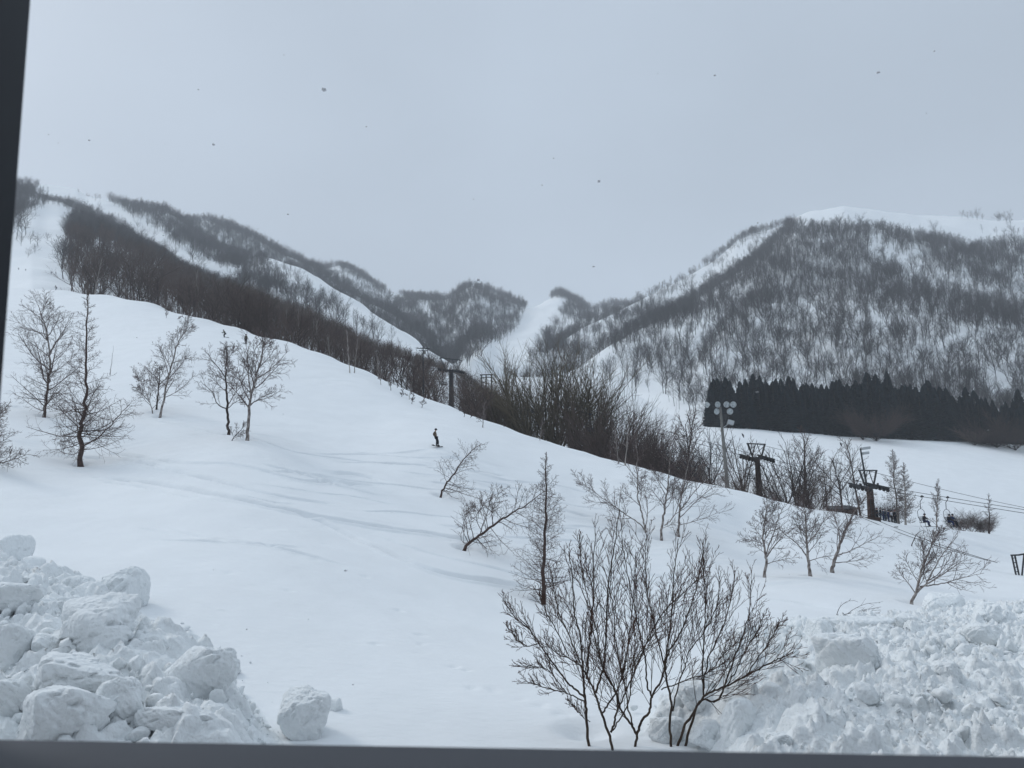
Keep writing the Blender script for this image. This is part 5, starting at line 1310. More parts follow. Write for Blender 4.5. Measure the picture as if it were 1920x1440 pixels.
def rope_z(Y):
    for a, b in ((66, 95), (95, 107), (107, 165), (165, 320)):
        if a <= Y <= b:
            t = (Y - a) / (b - a); return cable_z(a) * (1 - t) + cable_z(b) * t - 4 * (b - a) / 113 * .9 * t * (1 - t)
    return cable_z(Y)
def chair_mesh_root(label, group=None):
    root = empty('lift_chair'); tag(root, label, 'chairlift chair', group)
    m = MB(); m.box((0, 0, 0), (.5, .16, .16)); m.box((0, 0, .10), (.26, .10, .10)); m.build('cable_grip', M['steel_dark'], root)
    m = MB(); m.tube([(0, 0, 0), (0, .02, -.25), (.05, .28, -.55), (.05, .30, -1.35)], .04, 8); m.build('hanger', M['steel_dark'], root)
    m = MB()      # bail: closed loop around the seat, seen end on
    m.tube([(0.05, .30, -1.35), (-.35, .30, -1.40), (-.78, .30, -1.62), (-.82, .25, -2.3), (-.78, -.12, -2.85)], .028, 8)
    m.tube([(0.05, .30, -1.35), (.45, .30, -1.40), (.86, .30, -1.62), (.90, .25, -2.3), (.86, -.12, -2.85)], .028, 8); m.build('bail_frame', M['steel_dark'], root)
    m = MB()
    for k in range(6): m.box((0.04, -.30 + k * .085, -2.84 - .012 * k), (1.60, .07, .035))
    m.box((-.74, -.1, -2.86), (.05, .55, .05)); m.box((.82, -.1, -2.86), (.05, .55, .05)); m.build('seat', M['steel_dark'], root)
    m = MB()
    for k in range(4): m.box((0.04, .18 + k * .015, -2.68 + k * .14), (1.60, .035, .08))
    m.build('backrest', M['steel_dark'], root)
    m = MB(); m.tube([(.55, -.28, -2.9), (.55, -.34, -3.3), (.2, -.36, -3.34), (-.4, -.36, -3.34), (-.5, -.34, -3.3), (-.5, -.28, -2.9)], .022, 6); m.build('footrest', M['steel_dark'], root)
    return root
cp0 = chair_mesh_root('x')
def place_chair(Y, sg, label, first=False, sc=1.0):
    o = cp0 if first else copy_tree(cp0)
    q = np.array([lift_xy(Y), Y, rope_z(Y)]) + lper * GAUGE * sg
    o.location = tuple(q); o.rotation_euler = (0, 0, math.atan2(lper[1], lper[0])); o.scale = (sc,) * 3; o['label'] = label; o['group'] = 'chairs of the chairlift'
    return o
def Yof(px, sg):
    Ys = np.linspace(66, 318, 3000); P = np.stack([lift_xy(Ys) + lper[0] * GAUGE * sg, Ys + lper[1] * GAUGE * sg, 0 * Ys + 10], 1)
    return float(Ys[np.argmin(np.abs(proj(P)[:, 0] - px))])
CH = [(1720, -1, 'chairlift chair carrying one rider whose legs hang down, right of the queue'), (1768, 1, 'chairlift chair carrying two hunched riders, lowest on the line'), (1603, 1, 'empty chairlift chair just left of the lamp topped pylon foot'), (1405, -1, 'empty chairlift chair hanging beside the rusty pylon'),
      (1285, 1, 'empty chairlift chair between the thicket and the floodlight pole'), (1244, -1, 'empty chairlift chair in front of the right part of the thicket'), (1141, 1, 'empty chairlift chair in front of the left part of the thicket'), (1110, -1, 'empty chairlift chair at the right foot of the big fan shaped clump'),
      (1022, 1, 'empty chairlift chair in front of the middle of the fan shaped clump'), (997, -1, 'empty chairlift chair in front of the left of the fan shaped clump'), (925, 1, 'empty chairlift chair right of the far pylon, nearer the clump'), (908, -1, 'empty chairlift chair right of the far pylon, just below the small pylons'),
      (832, -1, 'empty chairlift chair directly left of the far pylon column'), (768, 1, 'empty chairlift chair left of the utility pole'), (705, -1, 'empty chairlift chair farthest up the line at left')]
chairs = {}
for i, (px, sg, lab) in enumerate(CH): chairs[px] = place_chair(Yof(px, sg), sg, lab, i == 0, 1.15 if px < 900 else 1.0)

# utility pole, floodlight pole, small pylons
def on_ground(px, py, Y): x = at(px, py, Y)[0]; return np.array([x, Y, gh(x, Y)])
p = on_ground(795, 745, 128); H = at(792, 649, 128)[2] - p[2]
u = empty('utility_pole', tuple(p)); tag(u, 'slim wooden utility pole with double crossarm left of the far pylon', 'utility pole')
m = MB(); m.tube([(0, 0, -.5), (-.15, 0, H)], [.15, .10], 10); m.build('pole', M['steel_dark'], u)
m = MB(); m.beam((-1.25, 0, H - .35), (.95, 0, H - .40), .12); m.beam((-.9, .12, H - .75), (.6, .12, H - .78), .09); m.beam((-.5, 0, H - .4), (-.13, 0, H - 1.0), .05); m.beam((.35, 0, H - .4), (-.1, 0, H - 1.0), .05); ca = m.build('crossarm', M['steel_dark'], u)
for k in (-1.2, -1.0, -.5, .3, .85):
    m = MB(); m.lathe([(.01, 0), (.05, .0), (.07, .08), (.05, .16), (.01, .2)], (k, 0, H - .30), n=8); m.build('insulator', M['lamp_house'], ca)
m = MB(); m.box((.12, .1, H - 1.1), (.35, .3, .45)); m.build('transformer_box', M['steel_grey'], u)
p = on_ground(1366, 912, 99); H = at(1357, 790, 99)[2] - p[2]; T_ = at(1355, 770, 99) - p
f = empty('floodlight_pole', tuple(p)); tag(f, 'tall grey floodlight pole with round lamps on two bars, left of the rusty pylon', 'floodlight pole')
m = MB(); m.tube([(0, 0, -.5), (-.25, 0, H * .5), (-.5, 0, H + 1.9)], [.27, .22, .15], 12); m.build('pole', M['steel_grey'], f)
m = MB(); ux = -.48
m.beam((ux - 1.5, 0, H + .95), (ux + 1.5, 0, H + 1.0), .09); m.beam((ux - .95, 0, H + .02), (ux + .95, 0, H + .05), .09)
for sx in (-.8, 0.8): m.beam((ux + sx, 0, H + .02), (ux + sx, 0, H + 1.0), .06)
bars = m.build('lamp_bars', M['steel_dark'], f)
SCL = 99 / F
for i, (lx, lz) in enumerate([(1331, 758), (1344, 758), (1362, 758), (1376, 758), (1342, 771), (1370, 771)]):
    q = at(lx, lz, 98.6) - p
    lm = MB(); lm.lathe([(.01, .0), (.16, .0), (.22, .10), (.38, .34), (.40, .38), (.37, .40)], tuple(q + [0, .3, 0]), rot=(R(90) + .12, 0, [-1.1, .25, 0, -.25, .3, -.3][i]), n=16); lo_ = lm.build('floodlight', M['lamp_house'], f, smooth=True)
    a_ = [-1.1, .25, 0, -.25, .3, -.3][i]; dirn = np.array(Euler((R(90) + .12, 0, a_)).to_matrix()) @ np.array([0, 0, 1.])
    ln = MB(); ln.disc(q + [0, .3, 0] + dirn * .375, dirn, .36, .03, 16); ln.build('lens', M['glass_lamp'], lo_)
m = MB(); q = at(1370, 792, 98.8) - p; m.box(tuple(q), (.75, .5, .55), rot=(0, .3, 0)); m.beam((ux + .1, 0, H - .9), tuple(q + [-.2, 0, -.1]), .08); sl_ = m.build('side_lamp', M['lamp_house'], f)
for px, yb, yt, Y, lab, w in [(912, 750, 702, 250, 'small distant T shaped lift pylon, middle of three left of the clump', 1.3), (903, 748, 703, 252, 'small distant post left of the T shaped pylon', .25), (922, 748, 703, 248, 'small distant post right of the T shaped pylon', .25), (1055, 686, 672, 470, 'tiny lift pylon on the snowy foot of the right mountain', 1.6), (1416, 436, 424, 1120, 'tiny lift pylon on the skyline ridge of the right mountain', 2.4)]:
    if Y < 300: q = on_ground(px, yb, Y)
    else:
        src_m = m9 if px < 1200 else m8; kk = np.argmin(np.hypot(*(proj(src_m.reshape(-1, 3)) - [px, yb]).T)); q = src_m.reshape(-1, 3)[kk]; Y = q[1]
    Ht = at(px, yt, Y)[2] - q[2]
    if Y > 300: Ht = (yb - yt) / F * Y
    s_ = empty('distant_lift_pylon', tuple(q)); tag(s_, lab, 'lift pylon')
    m = MB(); m.tube([(0, 0, -.6), (0, 0, Ht)], [.32, .2], 8); m.build('column', M['steel_dark'], s_)
    m = MB(); m.beam((-w * 1.6, 0, Ht - .1), (w * 1.6, 0, Ht - .1), .3); m.beam((-w * 1.2, .1, Ht - 1.0), (w * 1.2, .1, Ht - 1.0), .22); m.build('crossarm', M['steel_dark'], s_)
def far_surface(V, px, py):
    kk = np.argmin(np.hypot(*(proj(V.reshape(-1, 3)) - [px, py]).T)); return V.reshape(-1, 3)[kk]
# lodge roof under the run, far off
q = far_surface(m5, 856, 678)
lg = empty('distant_lodge', tuple(q)); tag(lg, 'far off lodge with a dull grey roof at the foot of the left ski run', 'building')
m = MB(); m.box((0, 0, -1.5), (13, 9, 7)); m.build('wall', M['steel_dark'], lg)
m = MB(); m.add([[-8.5, -6, 2], [8.5, -6, 2], [7, 0, 5.2], [-7, 0, 5.2], [-8.5, 6, 2], [8.5, 6, 2]], [[0, 1, 2, 3], [3, 2, 5, 4]]); m.add([[-8.5, -6, 1.7], [8.5, -6, 1.7], [8.5, 6, 1.7], [-8.5, 6, 1.7]], [[0, 3, 2, 1]]); m.build('roof', M['roof'], lg)
# station steelwork entering at right edge, guard ropes and post
q = on_ground(1912, 1066, 72); q[2] = at(1912, 1066, 72)[2]
g_ = gh(q[0], q[1]); st = empty('station_frame', (q[0], q[1], g_)); tag(st, 'dark steel ladder frame of the lift station cut off at the right edge', 'steel frame')
top_ = at(1906, 1041, 72) - np.array([q[0], q[1], g_]); s7 = 72 / F
m = MB(); z1 = top_[2]
m.beam((-.35, 0, -.3), (-.6, 0, z1), .11); m.beam((-.08, 0, -.3), (-.32, 0, z1), .11); m.build('upright', M['steel_dark'], st)
m = MB(); m.beam((.05, 0, -.3), (.55, 0, z1 + .1), .11); m.build('upright', M['steel_dark'], st)
m = MB(); m.beam((-.68, 0, z1), (.05, .0, z1 + .02), .13); m.beam((.05, 0, z1 + .02), (1.0, 0, z1 + .16), .13); m.build('top_rail', M['steel_dark'], st)
m = MB()
for k in range(1, 5): t = k / 4.6; m.beam((-.35 - .25 * t, 0, z1 * t), (-.08 - .24 * t, 0, z1 * t), .07)
m.build('rungs', M['steel_dark'], st)
for i, (a, b) in enumerate([((1560, 936, 100), (1870, 1055, 72)), ((1560, 944, 99), (1852, 1051, 72))]):
    A = at(*a); B = at(*b); pts = [A * (1 - t) + B * t - np.array([0, 0, .5 * 4 * t * (1 - t)]) for t in np.linspace(0, 1, 16)]
    rope('guard_rope', pts, .028, ['upper of the two dark ropes descending to the snow right of the queue', 'lower of the two dark ropes descending to the snow right of the queue'][i], 'rope')
q = on_ground(1682, 1008, 90); ht = at(1681, 988, 90)[2] - q[2]
gp = empty('guard_post', tuple(q)); tag(gp, 'short dark post in the snow under the ropes, right of the queue', 'post')
m = MB(); m.tube([(0, 0, -.4), (0, 0, ht)], [.09, .07], 8); m.build('post', M['steel_dark'], gp)
m = MB(); m.beam((-.25, 0, ht), (.22, 0, ht), .08); m.build('cap', M['steel_dark'], gp)

# small huts hidden in the trees by the lamp topped pylon
q = on_ground(1578, 958, 116)
hut = empty('lift_hut', (q[0], q[1], gh(q[0], q[1]))); tag(hut, 'small dark hut among the trees left of the lamp topped pylon', 'hut')
m = MB(); m.box((0, 0, 1.0), (3.4, 3.0, 2.4)); m.build('wall', M['steel_rust'], hut)
m = MB(); m.box((0, 0, 2.32), (4.0, 3.8, .16), rot=(.10, 0, 0)); m.build('roof', M['steel_dark'], hut)
m = MB(); m.box((-.8, -1.52, 1.0), (.9, .06, 1.9)); m.build('door', M['steel_dark'], hut)

# ------------------------------------------------------------------ people
def skin(name, nodes, edges, mt, parent, sub=1):
    """one continuous skinned surface over a skeleton; nodes: name -> ((x,y,z), r)"""
    names = list(nodes); ix = {n: i for i, n in enumerate(names)}
    me = bpy.data.meshes.new(name); me.from_pydata([nodes[n][0] for n in names], [(ix[a], ix[b]) for a, b in edges], [])
    o = link(name, me, None, parent)
    md = o.modifiers.new('skin', 'SKIN'); md.use_smooth_shade = True
    for i, n in enumerate(names):
        r_ = nodes[n][1]; sv = me.skin_vertices[0].data[i]; sv.radius = (r_, r_) if np.isscalar(r_) else r_; sv.use_root = (i == 0)
    if sub: sb = o.modifiers.new('sub', 'SUBSURF'); sb.levels = sub; sb.render_levels = sub
    me.materials.append(mt)
    return o
def person(label, loc, rz, J, top, legs, boots, hat, s=1.0, group=None, ski=None, tilt=(0, 0), gloves=True, goggle=True, detail=False):
    root = empty('person', tuple(loc), rz); root.scale = (s, s, s); root.rotation_euler = (tilt[0], tilt[1], rz); tag(root, label, 'person', group)
    g = lambda n: tuple(J[n])
    bn = dict(pel=(g('pel'), .10), wa=(g('wa'), .095), ch=(g('ch'), .12), nk=(g('nk'), .05), hd0=(g('hd0'), .065), hd=(g('hd'), .095), hd2=(g('hd2'), .07))
    be = [('pel', 'wa'), ('wa', 'ch'), ('ch', 'nk'), ('nk', 'hd0'), ('hd0', 'hd'), ('hd', 'hd2')]
    for S in 'lr':
        bn.update({S + 'sh': (g(S + 'sh'), .055), S + 'el': (g(S + 'el'), .042), S + 'wr': (g(S + 'wr'), .03), S + 'hp': (g(S + 'hp'), .08), S + 'kn': (g(S + 'kn'), .055), S + 'an': (g(S + 'an'), .04), S + 'to': (g(S + 'to'), .035)})
        be += [('ch', S + 'sh'), (S + 'sh', S + 'el'), (S + 'el', S + 'wr'), ('pel', S + 'hp'), (S + 'hp', S + 'kn'), (S + 'kn', S + 'an'), (S + 'an', S + 'to')]
    skin('body', bn, be, M['skin'], root)
    hips = tuple(np.array(g('pel')) * .5 + np.array(g('wa')) * .5)
    jn = dict(pel=(hips, .165), wa=(g('wa'), .155), ch=(g('ch'), .175), nk=(g('nk'), .075)); je = [('pel', 'wa'), ('wa', 'ch'), ('ch', 'nk')]
    for S in 'lr':
        jn.update({S + 'sh': (g(S + 'sh'), .092), S + 'el': (g(S + 'el'), .074), S + 'wr': (g(S + 'wr'), .056)}); je += [('ch', S + 'sh'), (S + 'sh', S + 'el'), (S + 'el', S + 'wr')]
    skin('jacket', jn, je, top, root)
    tn = dict(pel=(g('pel'), .15)); te = []
    for S in 'lr':
        tn.update({S + 'hp': (g(S + 'hp'), .12), S + 'kn': (g(S + 'kn'), .092), S + 'an': (g(S + 'an'), .078)}); te += [('pel', S + 'hp'), (S + 'hp', S + 'kn'), (S + 'kn', S + 'an')]
    skin('trousers', tn, te, legs, root)
    for S in 'lr':
        a, t = np.array(g(S + 'an')), np.array(g(S + 'to'))
        skin('boot', dict(a=(tuple(a + [0, 0, .06]), .075), b=(tuple(a + [0, 0, -.03]), .072), c=(tuple(a * .45 + t * .55 + [0, 0, -.02]), .06), d=(tuple(t), .05)), [('a', 'b'), ('b', 'c'), ('c', 'd')], boots, root)
        # glove: palm, four fingers closed a little, thumb from the side
        w = np.array(g(S + 'wr')); e = np.array(g(S + 'el')); d = unit(w - e); sd_ = unit(np.cross(d, [0.2, .3, 1]))
        gn = {'w': (tuple(w), .04), 'p': (tuple(w + d * .07), .05)}; ge = [('w', 'p')]
        if detail:
            for q_ in range(4):
                o_ = w + d * .11 + sd_ * (q_ - 1.5) * .022
                gn['f%d' % q_] = (tuple(o_), .013); gn['g%d' % q_] = (tuple(o_ + d * (.035 + .006 * (q_ in (1, 2))) + np.cross(d, sd_) * .018), .011); ge += [('p', 'f%d' % q_), ('f%d' % q_, 'g%d' % q_)]
            gn['t'] = (tuple(w + d * .05 + sd_ * .055), .014); gn['u'] = (tuple(w + d * .09 + sd_ * .07), .012); ge += [('w', 't'), ('t', 'u')]
        else:
            gn['f'] = (tuple(w + d * .14), .03); gn['t'] = (tuple(w + d * .08 + sd_ * .06), .018); ge += [('p', 'f'), ('w', 't')]
        if gloves: skin('glove', gn, ge, M['black'], root)
    h = np.array(g('hd')); m = MB()
    upv = unit(h - np.array(g('nk'))); m.lathe([(.128, -.03), (.135, .03), (.122, .09), (.085, .135), (.03, .155), (.005, .158)], tuple(h), n=16)
    m.build('hat', hat, root, smooth=True)
    if goggle:
        fd = np.array(J['face']); m = MB(); m.box(tuple(h + fd * .10 + [0, 0, .0]), (.06, .18, .07), rot=(0, 0, math.atan2(fd[1], fd[0]))); m.build('goggles', M['board'], root)
    fd = np.array(J['face']); m = MB(); m.lathe([(.004, .05), (.012, .02), (.016, 0), (.004, -.012)], tuple(h + fd * .118 + [0, 0, -.05]), n=8); m.build('nose', M['skin'], root)
    return root
def joints(face=(1, 0, 0), lean=0.0, **kw):
    """a relaxed stance facing +x, feet about .35 m apart along y; kw overrides joints"""
    J = dict(pel=(0, 0, .95), wa=(.0, 0, 1.10), ch=(0.02, 0, 1.33), nk=(.03, 0, 1.50), hd0=(.05, 0, 1.56), hd=(.06, 0, 1.65), hd2=(.06, 0, 1.72),
             lsh=(.01, .18, 1.42), lel=(-.03, .27, 1.15), lwr=(.08, .28, .92), rsh=(.01, -.18, 1.42), rel=(-.03, -.27, 1.15), rwr=(.08, -.28, .92),
             lhp=(0, .10, .90), lkn=(.05, .14, .50), lan=(0, .15, .10), lto=(.17, .16, .04), rhp=(0, -.10, .90), rkn=(.05, -.14, .50), ran=(0, -.15, .10), rto=(.17, -.16, .04), face=face)
    J.update(kw); return J
# snowboarder: upright, arms back, knees flexed, board across
sb_p = hit(820, 838); hs = (at(817, 803, sb_p[1])[2] - sb_p[2]) / 1.86
Jb = joints(face=(.9, -.3, 0), pel=(-.10, 0, .98), wa=(-.17, 0, 1.12), ch=(-.22, 0, 1.36), nk=(-.20, 0, 1.54), hd0=(-.17, 0, 1.60), hd=(-.14, -.01, 1.70), hd2=(-.13, -.01, 1.78),
            lsh=(-.25, .17, 1.45), lel=(-.33, .24, 1.22), lwr=(-.20, .20, 1.02), rsh=(-.25, -.17, 1.45), rel=(-.38, -.25, 1.26), rwr=(-.30, -.18, 1.05),
            lhp=(-.08, .09, .93), lkn=(.08, .10, .55), lan=(.06, .12, .16), lto=(.26, .10, .10), rhp=(-.10, -.09, .93), rkn=(-.03, -.12, .54), ran=(-.08, -.14, .14), rto=(.10, -.18, .08))
pb = person('snowboarder in a khaki jacket and dark trousers gliding down the open slope', sb_p, 0, Jb, M['khaki'], M['black'], M['black'], M['black'], s=hs, detail=True)
m = MB(); prof = [(-.80, .10), (-.72, .035), (-.5, .02), (.5, .02), (.72, .035), (.80, .10)]
for i in range(5):
    a, b = prof[i], prof[i + 1]; w0 = .10 if i in (0,) else .14
    m.beam((a[0], 0, a[1] + .02), (b[0], 0, b[1] + .02), .27, .03)
bo = m.build('snowboard', M['board'], pb); bo.rotation_euler = (0, .06, R(60)); bo.location = (.0, .0, .0)
def skis(root, J, ln=1.55, poles=True, yaw=0):
    for S in 'lr':
        a = np.array(J[S + 'an']); c, s_ = math.cos(yaw), math.sin(yaw)
        m = MB(); d = np.array([c, s_, 0]); o = np.array([a[0], a[1], .015])
        m.beam(o - d * ln * .45, o + d * ln * .47, .09, .03); m.beam(o + d * ln * .47, o + d * ln * .55 + [0, 0, .09], .08, .02)
        m.build('ski', M['board'], root)
        if poles:
            w = np.array(J[S + 'wr']); m = MB(); m.tube([w + [0, 0, .05], w + [-.45, 0, -w[2] + .25]], .014, 6); m.build('ski_pole', M['steel_grey'], root)
cr = dict(pel=(-.12, 0, .82), wa=(-.05, 0, .97), ch=(.10, 0, 1.17), nk=(.18, 0, 1.32), hd0=(.22, 0, 1.38), hd=(.25, 0, 1.47), hd2=(.26, 0, 1.54), lsh=(.1, .18, 1.26), rsh=(.1, -.18, 1.26), lel=(.22, .30, 1.02), rel=(.22, -.30, 1.02), lwr=(.46, .26, 1.0), rwr=(.46, -.26, 1.0),
          lhp=(-.12, .10, .79), rhp=(-.12, -.10, .79), lkn=(.14, .14, .48), rkn=(.14, -.14, .48))
Js = joints(**cr)
q = hit(421, 633); s_ = (at(418, 618, q[1])[2] - q[2]) / 1.62
a = person('skier in dark olive clothes with arms forward, crossing leftwards high on the slope', q, R(180), Js, M['olive'], M['black'], M['black'], M['black'], s=s_); skis(a, Js, 2.0)
q = hit(461, 645); s_ = (at(459, 627, q[1])[2] - q[2]) / 1.75
Jq = joints(); a = person('skier in dark olive clothes seen upright just above the taller bare tree', q, R(250), Jq, M['olive'], M['black'], M['black'], M['black'], s=s_); skis(a, Jq, 1.7)
for px, py, hh, lab in [(35, 506, 4.2, 'tiny distant skier at far left, highest of the pair by the post'), (47, 507, 3.6, 'tiny distant skier right of the highest one at far left'), (97, 513, 4.5, 'tiny distant skier left of the wood edge at far left'), (103, 514, 4, 'tiny distant skier touching the wood edge at far left'), (106, 531, 8, 'distant snowboarder beside the lower corner of the left wood')]:
    q = far_surface(m1, px, py) if py < 528 else hit(px, py); s_ = hh / F * q[1] / 1.72 * 1.25
    a = person(lab, q, R(200), Js, M['black'], M['slate'], M['black'], M['black'], s=s_, goggle=False)
# queue by the pylon
QP = [(1645, 979, 957, 'black', 'black', 'leftmost skier of the queue by the pylon, all in black'), (1652, 981, 957, 'black', 'slate', 'second skier of the queue from the left, dark jacket'), (1657, 983, 962, 'slate', 'navy', 'third skier of the queue, grey blue jacket'), (1661, 983, 963, 'slate', 'slate', 'middle skier of the queue, pale grey blue clothes'),
      (1667, 985, 962, 'navy', 'navy', 'skier of the queue in a bright navy suit'), (1673, 986, 963, 'white_cloth', 'black', 'skier of the queue in a whitish jacket'), (1679, 987, 961, 'black', 'black', 'rightmost skier of the queue, tall and dark')]
for i, (px, pb_, pt, ja, tr_, lab) in enumerate(QP):
    Yq = 100.0 + (i % 2) * 1.2; x = at(px, pb_, Yq)[0]; z = gh(x, Yq); s_ = max(.85, min(1.12, (at(px, pt, Yq)[2] - at(px, pb_, Yq)[2]) / 1.78))
    Jp = joints(); a = person(lab, (x, Yq, z), R(-60 + 25 * (i % 3)), Jp, M[ja], M[tr_], M['black'], M['black'] if i % 3 else M['maroon'], s=s_, group=None, goggle=False); skis(a, Jp, 1.5, poles=False)
# riders
sit = dict(pel=(0, 0, .12), wa=(0, 0, .28), ch=(.04, 0, .50), nk=(.08, 0, .66), hd0=(.10, 0, .72), hd=(.12, 0, .81), hd2=(.12, 0, .88), lsh=(.04, .18, .60), rsh=(.04, -.18, .60), lel=(.16, .30, .40), rel=(.16, -.30, .40), lwr=(.34, .20, .34), rwr=(.34, -.20, .34),
           lhp=(.08, .10, .12), rhp=(.08, -.10, .12), lkn=(.46, .12, .10), rkn=(.46, -.12, .10), lan=(.52, .13, -.34), ran=(.52, -.13, -.34), lto=(.68, .14, -.42), rto=(.68, -.14, -.42))
Jr = joints(**sit)
def rider(ch, dx, lab, top, legs):
    """seated on the chair at sideways offset dx, facing away from the backrest"""
    Mx = Matrix.Translation(ch.location) @ Euler(ch.rotation_euler).to_matrix().to_4x4()
    p_ = Mx @ Vector((dx, -.02, -2.82)); a = person(lab, p_, ch.rotation_euler.z - R(90), Jr, top, legs, M['black'], M['black'], goggle=False)
    for S in 'lr':
        an = np.array(Jr[S + 'an']); m = MB(); m.beam(an + [-.55, 0, -.13], an + [.9, 0, -.13], .09, .03); m.build('ski', M['board'], a)
    return a
rider(chairs[1720], -.1, 'rider in a black jacket and blue trousers sitting on the chair right of the queue', M['black'], M['navy'])
rider(chairs[1768], -.40, 'hunched dark rider on the left seat of the lowest chair', M['black'], M['navy'])
rider(chairs[1768], .48, 'dark rider on the right seat of the lowest chair', M['navy'], M['black'])
# crows perched in the thin trees
for px, py, lab in [(1577, 834, 'crow perched at the tip of the highest curved branch right of the pylons'), (1562, 867, 'crow perched on a lower branch, below and left of the other crow'), (1393, 817, 'crow in the crown of the round topped tree by the floodlight pole')]:
    q = at(px, py, 107); c_ = empty('crow', tuple(q), .4); tag(c_, lab, 'bird')
    n_b = dict(t=((.0, 0, -.02), .10), c=((-.06, 0, .14), .085), n=((-.10, 0, .24), .055), h=((-.13, 0, .31), .055), b=((-.21, 0, .30), .018)); skin('body', n_b, [('t', 'c'), ('c', 'n'), ('n', 'h'), ('h', 'b')], M['crow'], c_)
    m = MB(); m.beam((.02, 0, -.02), (.14, 0, -.28), .10, .03); m.build('tail', M['crow'], c_)
    for sy in (-1, 1): m = MB(); m.beam((-.03, .075 * sy, .20), (.10, .05 * sy, -.12), .025, .12); m.build('wing', M['crow'], c_)
    # the branch it holds: from the bird's feet down to the tree under it
    bx = [q + np.array([.02, 0, -.10]), q + np.array([-.35, .1, -.75]), q + np.array([-1.1, .3, -1.9]), q + np.array([-1.6, .4, -3.8]), q + np.array([-1.7, .4, -6.6])]
    if px != 1393:
        bs = bx[-1].copy(); bs[2] = min(bs[2], gh(bs[0], bs[1]))
        make_tree('sapling', 'thin curved pale sapling bearing the ' + ('higher' if px == 1577 else 'lower') + ' perched crow', 'sapling', bs, [bs] + bx[::-1][1:], .07, [dict(n=8, f0=.4, f1=.95, ang=40, ratio=.16, up=.03, wig=.1, k=4, rmin=.014), dict(n=3, f0=.3, ang=36, ratio=.5, up=.02, wig=.1, k=3, rmin=.012)], px, M['wood_pale'], BT)

# ------------------------------------------------------------------ the building one looks out of
fy, sy_ = .50, .52
wf = empty('window_frame', (0, fy, CZ - .2)); tag(wf, 'dark window frame whose post and sill edge the view', 'window frame')
O = np.array([0, fy, CZ - .2])
e1 = at(57, 0, .535); e2 = at(2, 640, .50)
m = MB()
xr = float(e1[0]); m.box((xr - .06 , .0, .75), (.12, .07, 1.9)); m.build('post', M['frame'], wf)
for k in (2, -2):
    m = MB(); m.box((xr - .06 + 1.9 * k, .0, .75), (.12, .07, 1.9)); m.build('post', M['frame'], wf)
A = at(0, 1387, .53); B = at(1920, 1419, .485); dAB = (B - A) / (B[0] - A[0]); L_ = A + dAB * (-4.2 - A[0]); R__ = A + dAB * (4.2 - A[0])
def sillbox(z_top, th, y0, y1):
    V = []
    for P_ in (L_, R__):
        zt = P_[2] - O[2]; yo = P_[1] - O[1]
        V += [[P_[0], yo + y0, zt - th], [P_[0], yo + y1, zt - th], [P_[0], yo + y1, zt], [P_[0], yo + y0, zt]]
    return V, [[0, 1, 2, 3], [7, 6, 5, 4], [0, 4, 5, 1], [1, 5, 6, 2], [2, 6, 7, 3], [3, 7, 4, 0]]
m = MB(); m.add(*sillbox(0, .09, -.06, .0)); m.build('sill', M['sill'], wf)
m = MB(); m.box((0, .0, 1.72), (8.4, .08, .10)); m.build('head', M['frame'], wf)
lw = empty('lodge_wall', (0, .45, 0)); tag(lw, 'dark wall of the lodge around the window one looks out of', 'building')
m = MB(); m.box((0, .08, CZ + 4.6), (30, .3, 6.0)); m.box((0, .08, CZ - 3.55), (30, .3, 6.0)); m.box((-9.7, .08, CZ + .52), (10.6, .3, 2.1)); m.box((9.7, .08, CZ + .52), (10.6, .3, 2.1)); m.build('wall', M['steel_rust'], lw)
m = MB(); m.box((0, -2.2, CZ + 2.4), (14, 4.2, .1)); m.build('ceiling', M['steel_rust'], lw)
m = MB(); m.box((0, -2.2, CZ - 1.6), (14, 4.2, .1)); m.build('floor', M['steel_rust'], lw)
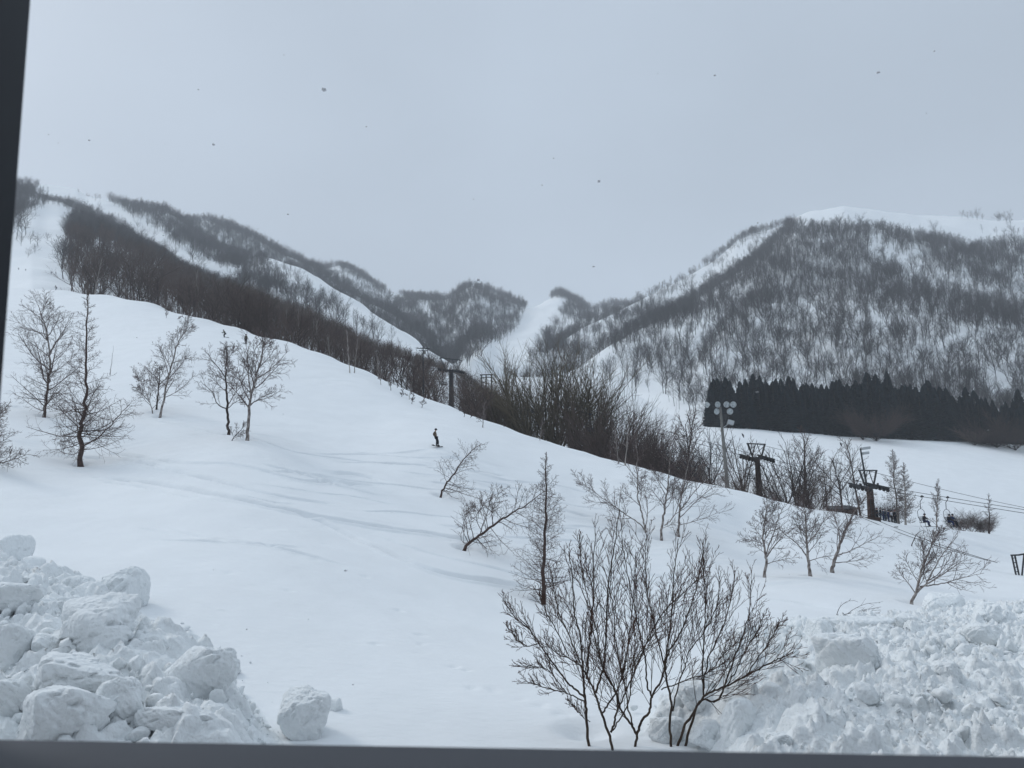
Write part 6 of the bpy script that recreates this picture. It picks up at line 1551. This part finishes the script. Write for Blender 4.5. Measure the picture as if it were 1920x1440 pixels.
m = MB(); m.box((0, -4.4, CZ + .4), (14, .1, 4.1)); m.box((-7.05, -2.2, CZ + .4), (.1, 4.3, 4.1)); m.box((7.05, -2.2, CZ + .4), (.1, 4.3, 4.1)); m.build('inner_wall', M['steel_rust'], lw)

# falling snowflakes, sparse
r = np.random.default_rng(8); fv, ft, k = [], [], 0
fpos = [(607, 168, 2.6, .009), (1123, 340, 3.2, .008), (1647, 136, 2.4, .005), (167, 263, 4, .006), (400, 271, 3.5, .007), (897, 525, 2.8, .007), (1113, 500, 3.4, .005), (1752, 96, 4, .005), (648, 1070, 3.2, .006), (1420, 735, 3, .006), (372, 168, 4, .004), (540, 402, 5, .007)]
for i in range(46): fpos.append((r.uniform(60, 1900), r.uniform(20, 1300), r.uniform(3, 9), r.uniform(.003, .006)))
for px, py, Y, s in fpos:
    V, T = ICO2; c_ = at(px, py, Y); V2 = V * np.array([s, s, s * .6]) * (1 + .35 * np.sin(V[:, :1] * 7 + px)) ; fv.append(V2 + c_); ft.append(T + k); k += len(V)
_t = M['flake'].node_tree; _b = _t.nodes['Principled BSDF']; _b.inputs['Alpha'].default_value = .4
fo = link('snowflakes', mesh_np('snowflakes', np.vstack(fv), np.vstack(ft)), M['flake']); tag(fo, 'sparse snowflakes drifting in the air', 'snowflakes', kind='stuff')
cp0['group'] = 'chairs of the chairlift'
for o in scene.objects:
    l = o.get('label')
    if l and len(l.split()) > 16: print('LONG', len(l.split()), l)

# ------------------------------------------------------------------ the air between here and the mountains
hb = MB(); hb.box((0, 900, 262), (3600, 1960, 620))
hm = bpy.data.materials.new('haze'); hm.use_nodes = True
hn = hm.node_tree; hn.nodes.clear()
ho = hn.nodes.new('ShaderNodeOutputMaterial'); pv = hn.nodes.new('ShaderNodeVolumePrincipled')
pv.inputs['Color'].default_value = (0.93, 0.96, 1.0, 1); pv.inputs['Density'].default_value = HAZE; pv.inputs['Anisotropy'].default_value = 0.0
hn.links.new(pv.outputs[0], ho.inputs['Volume'])
hz = hb.build('haze', hm); tag(hz, kind='stuff')
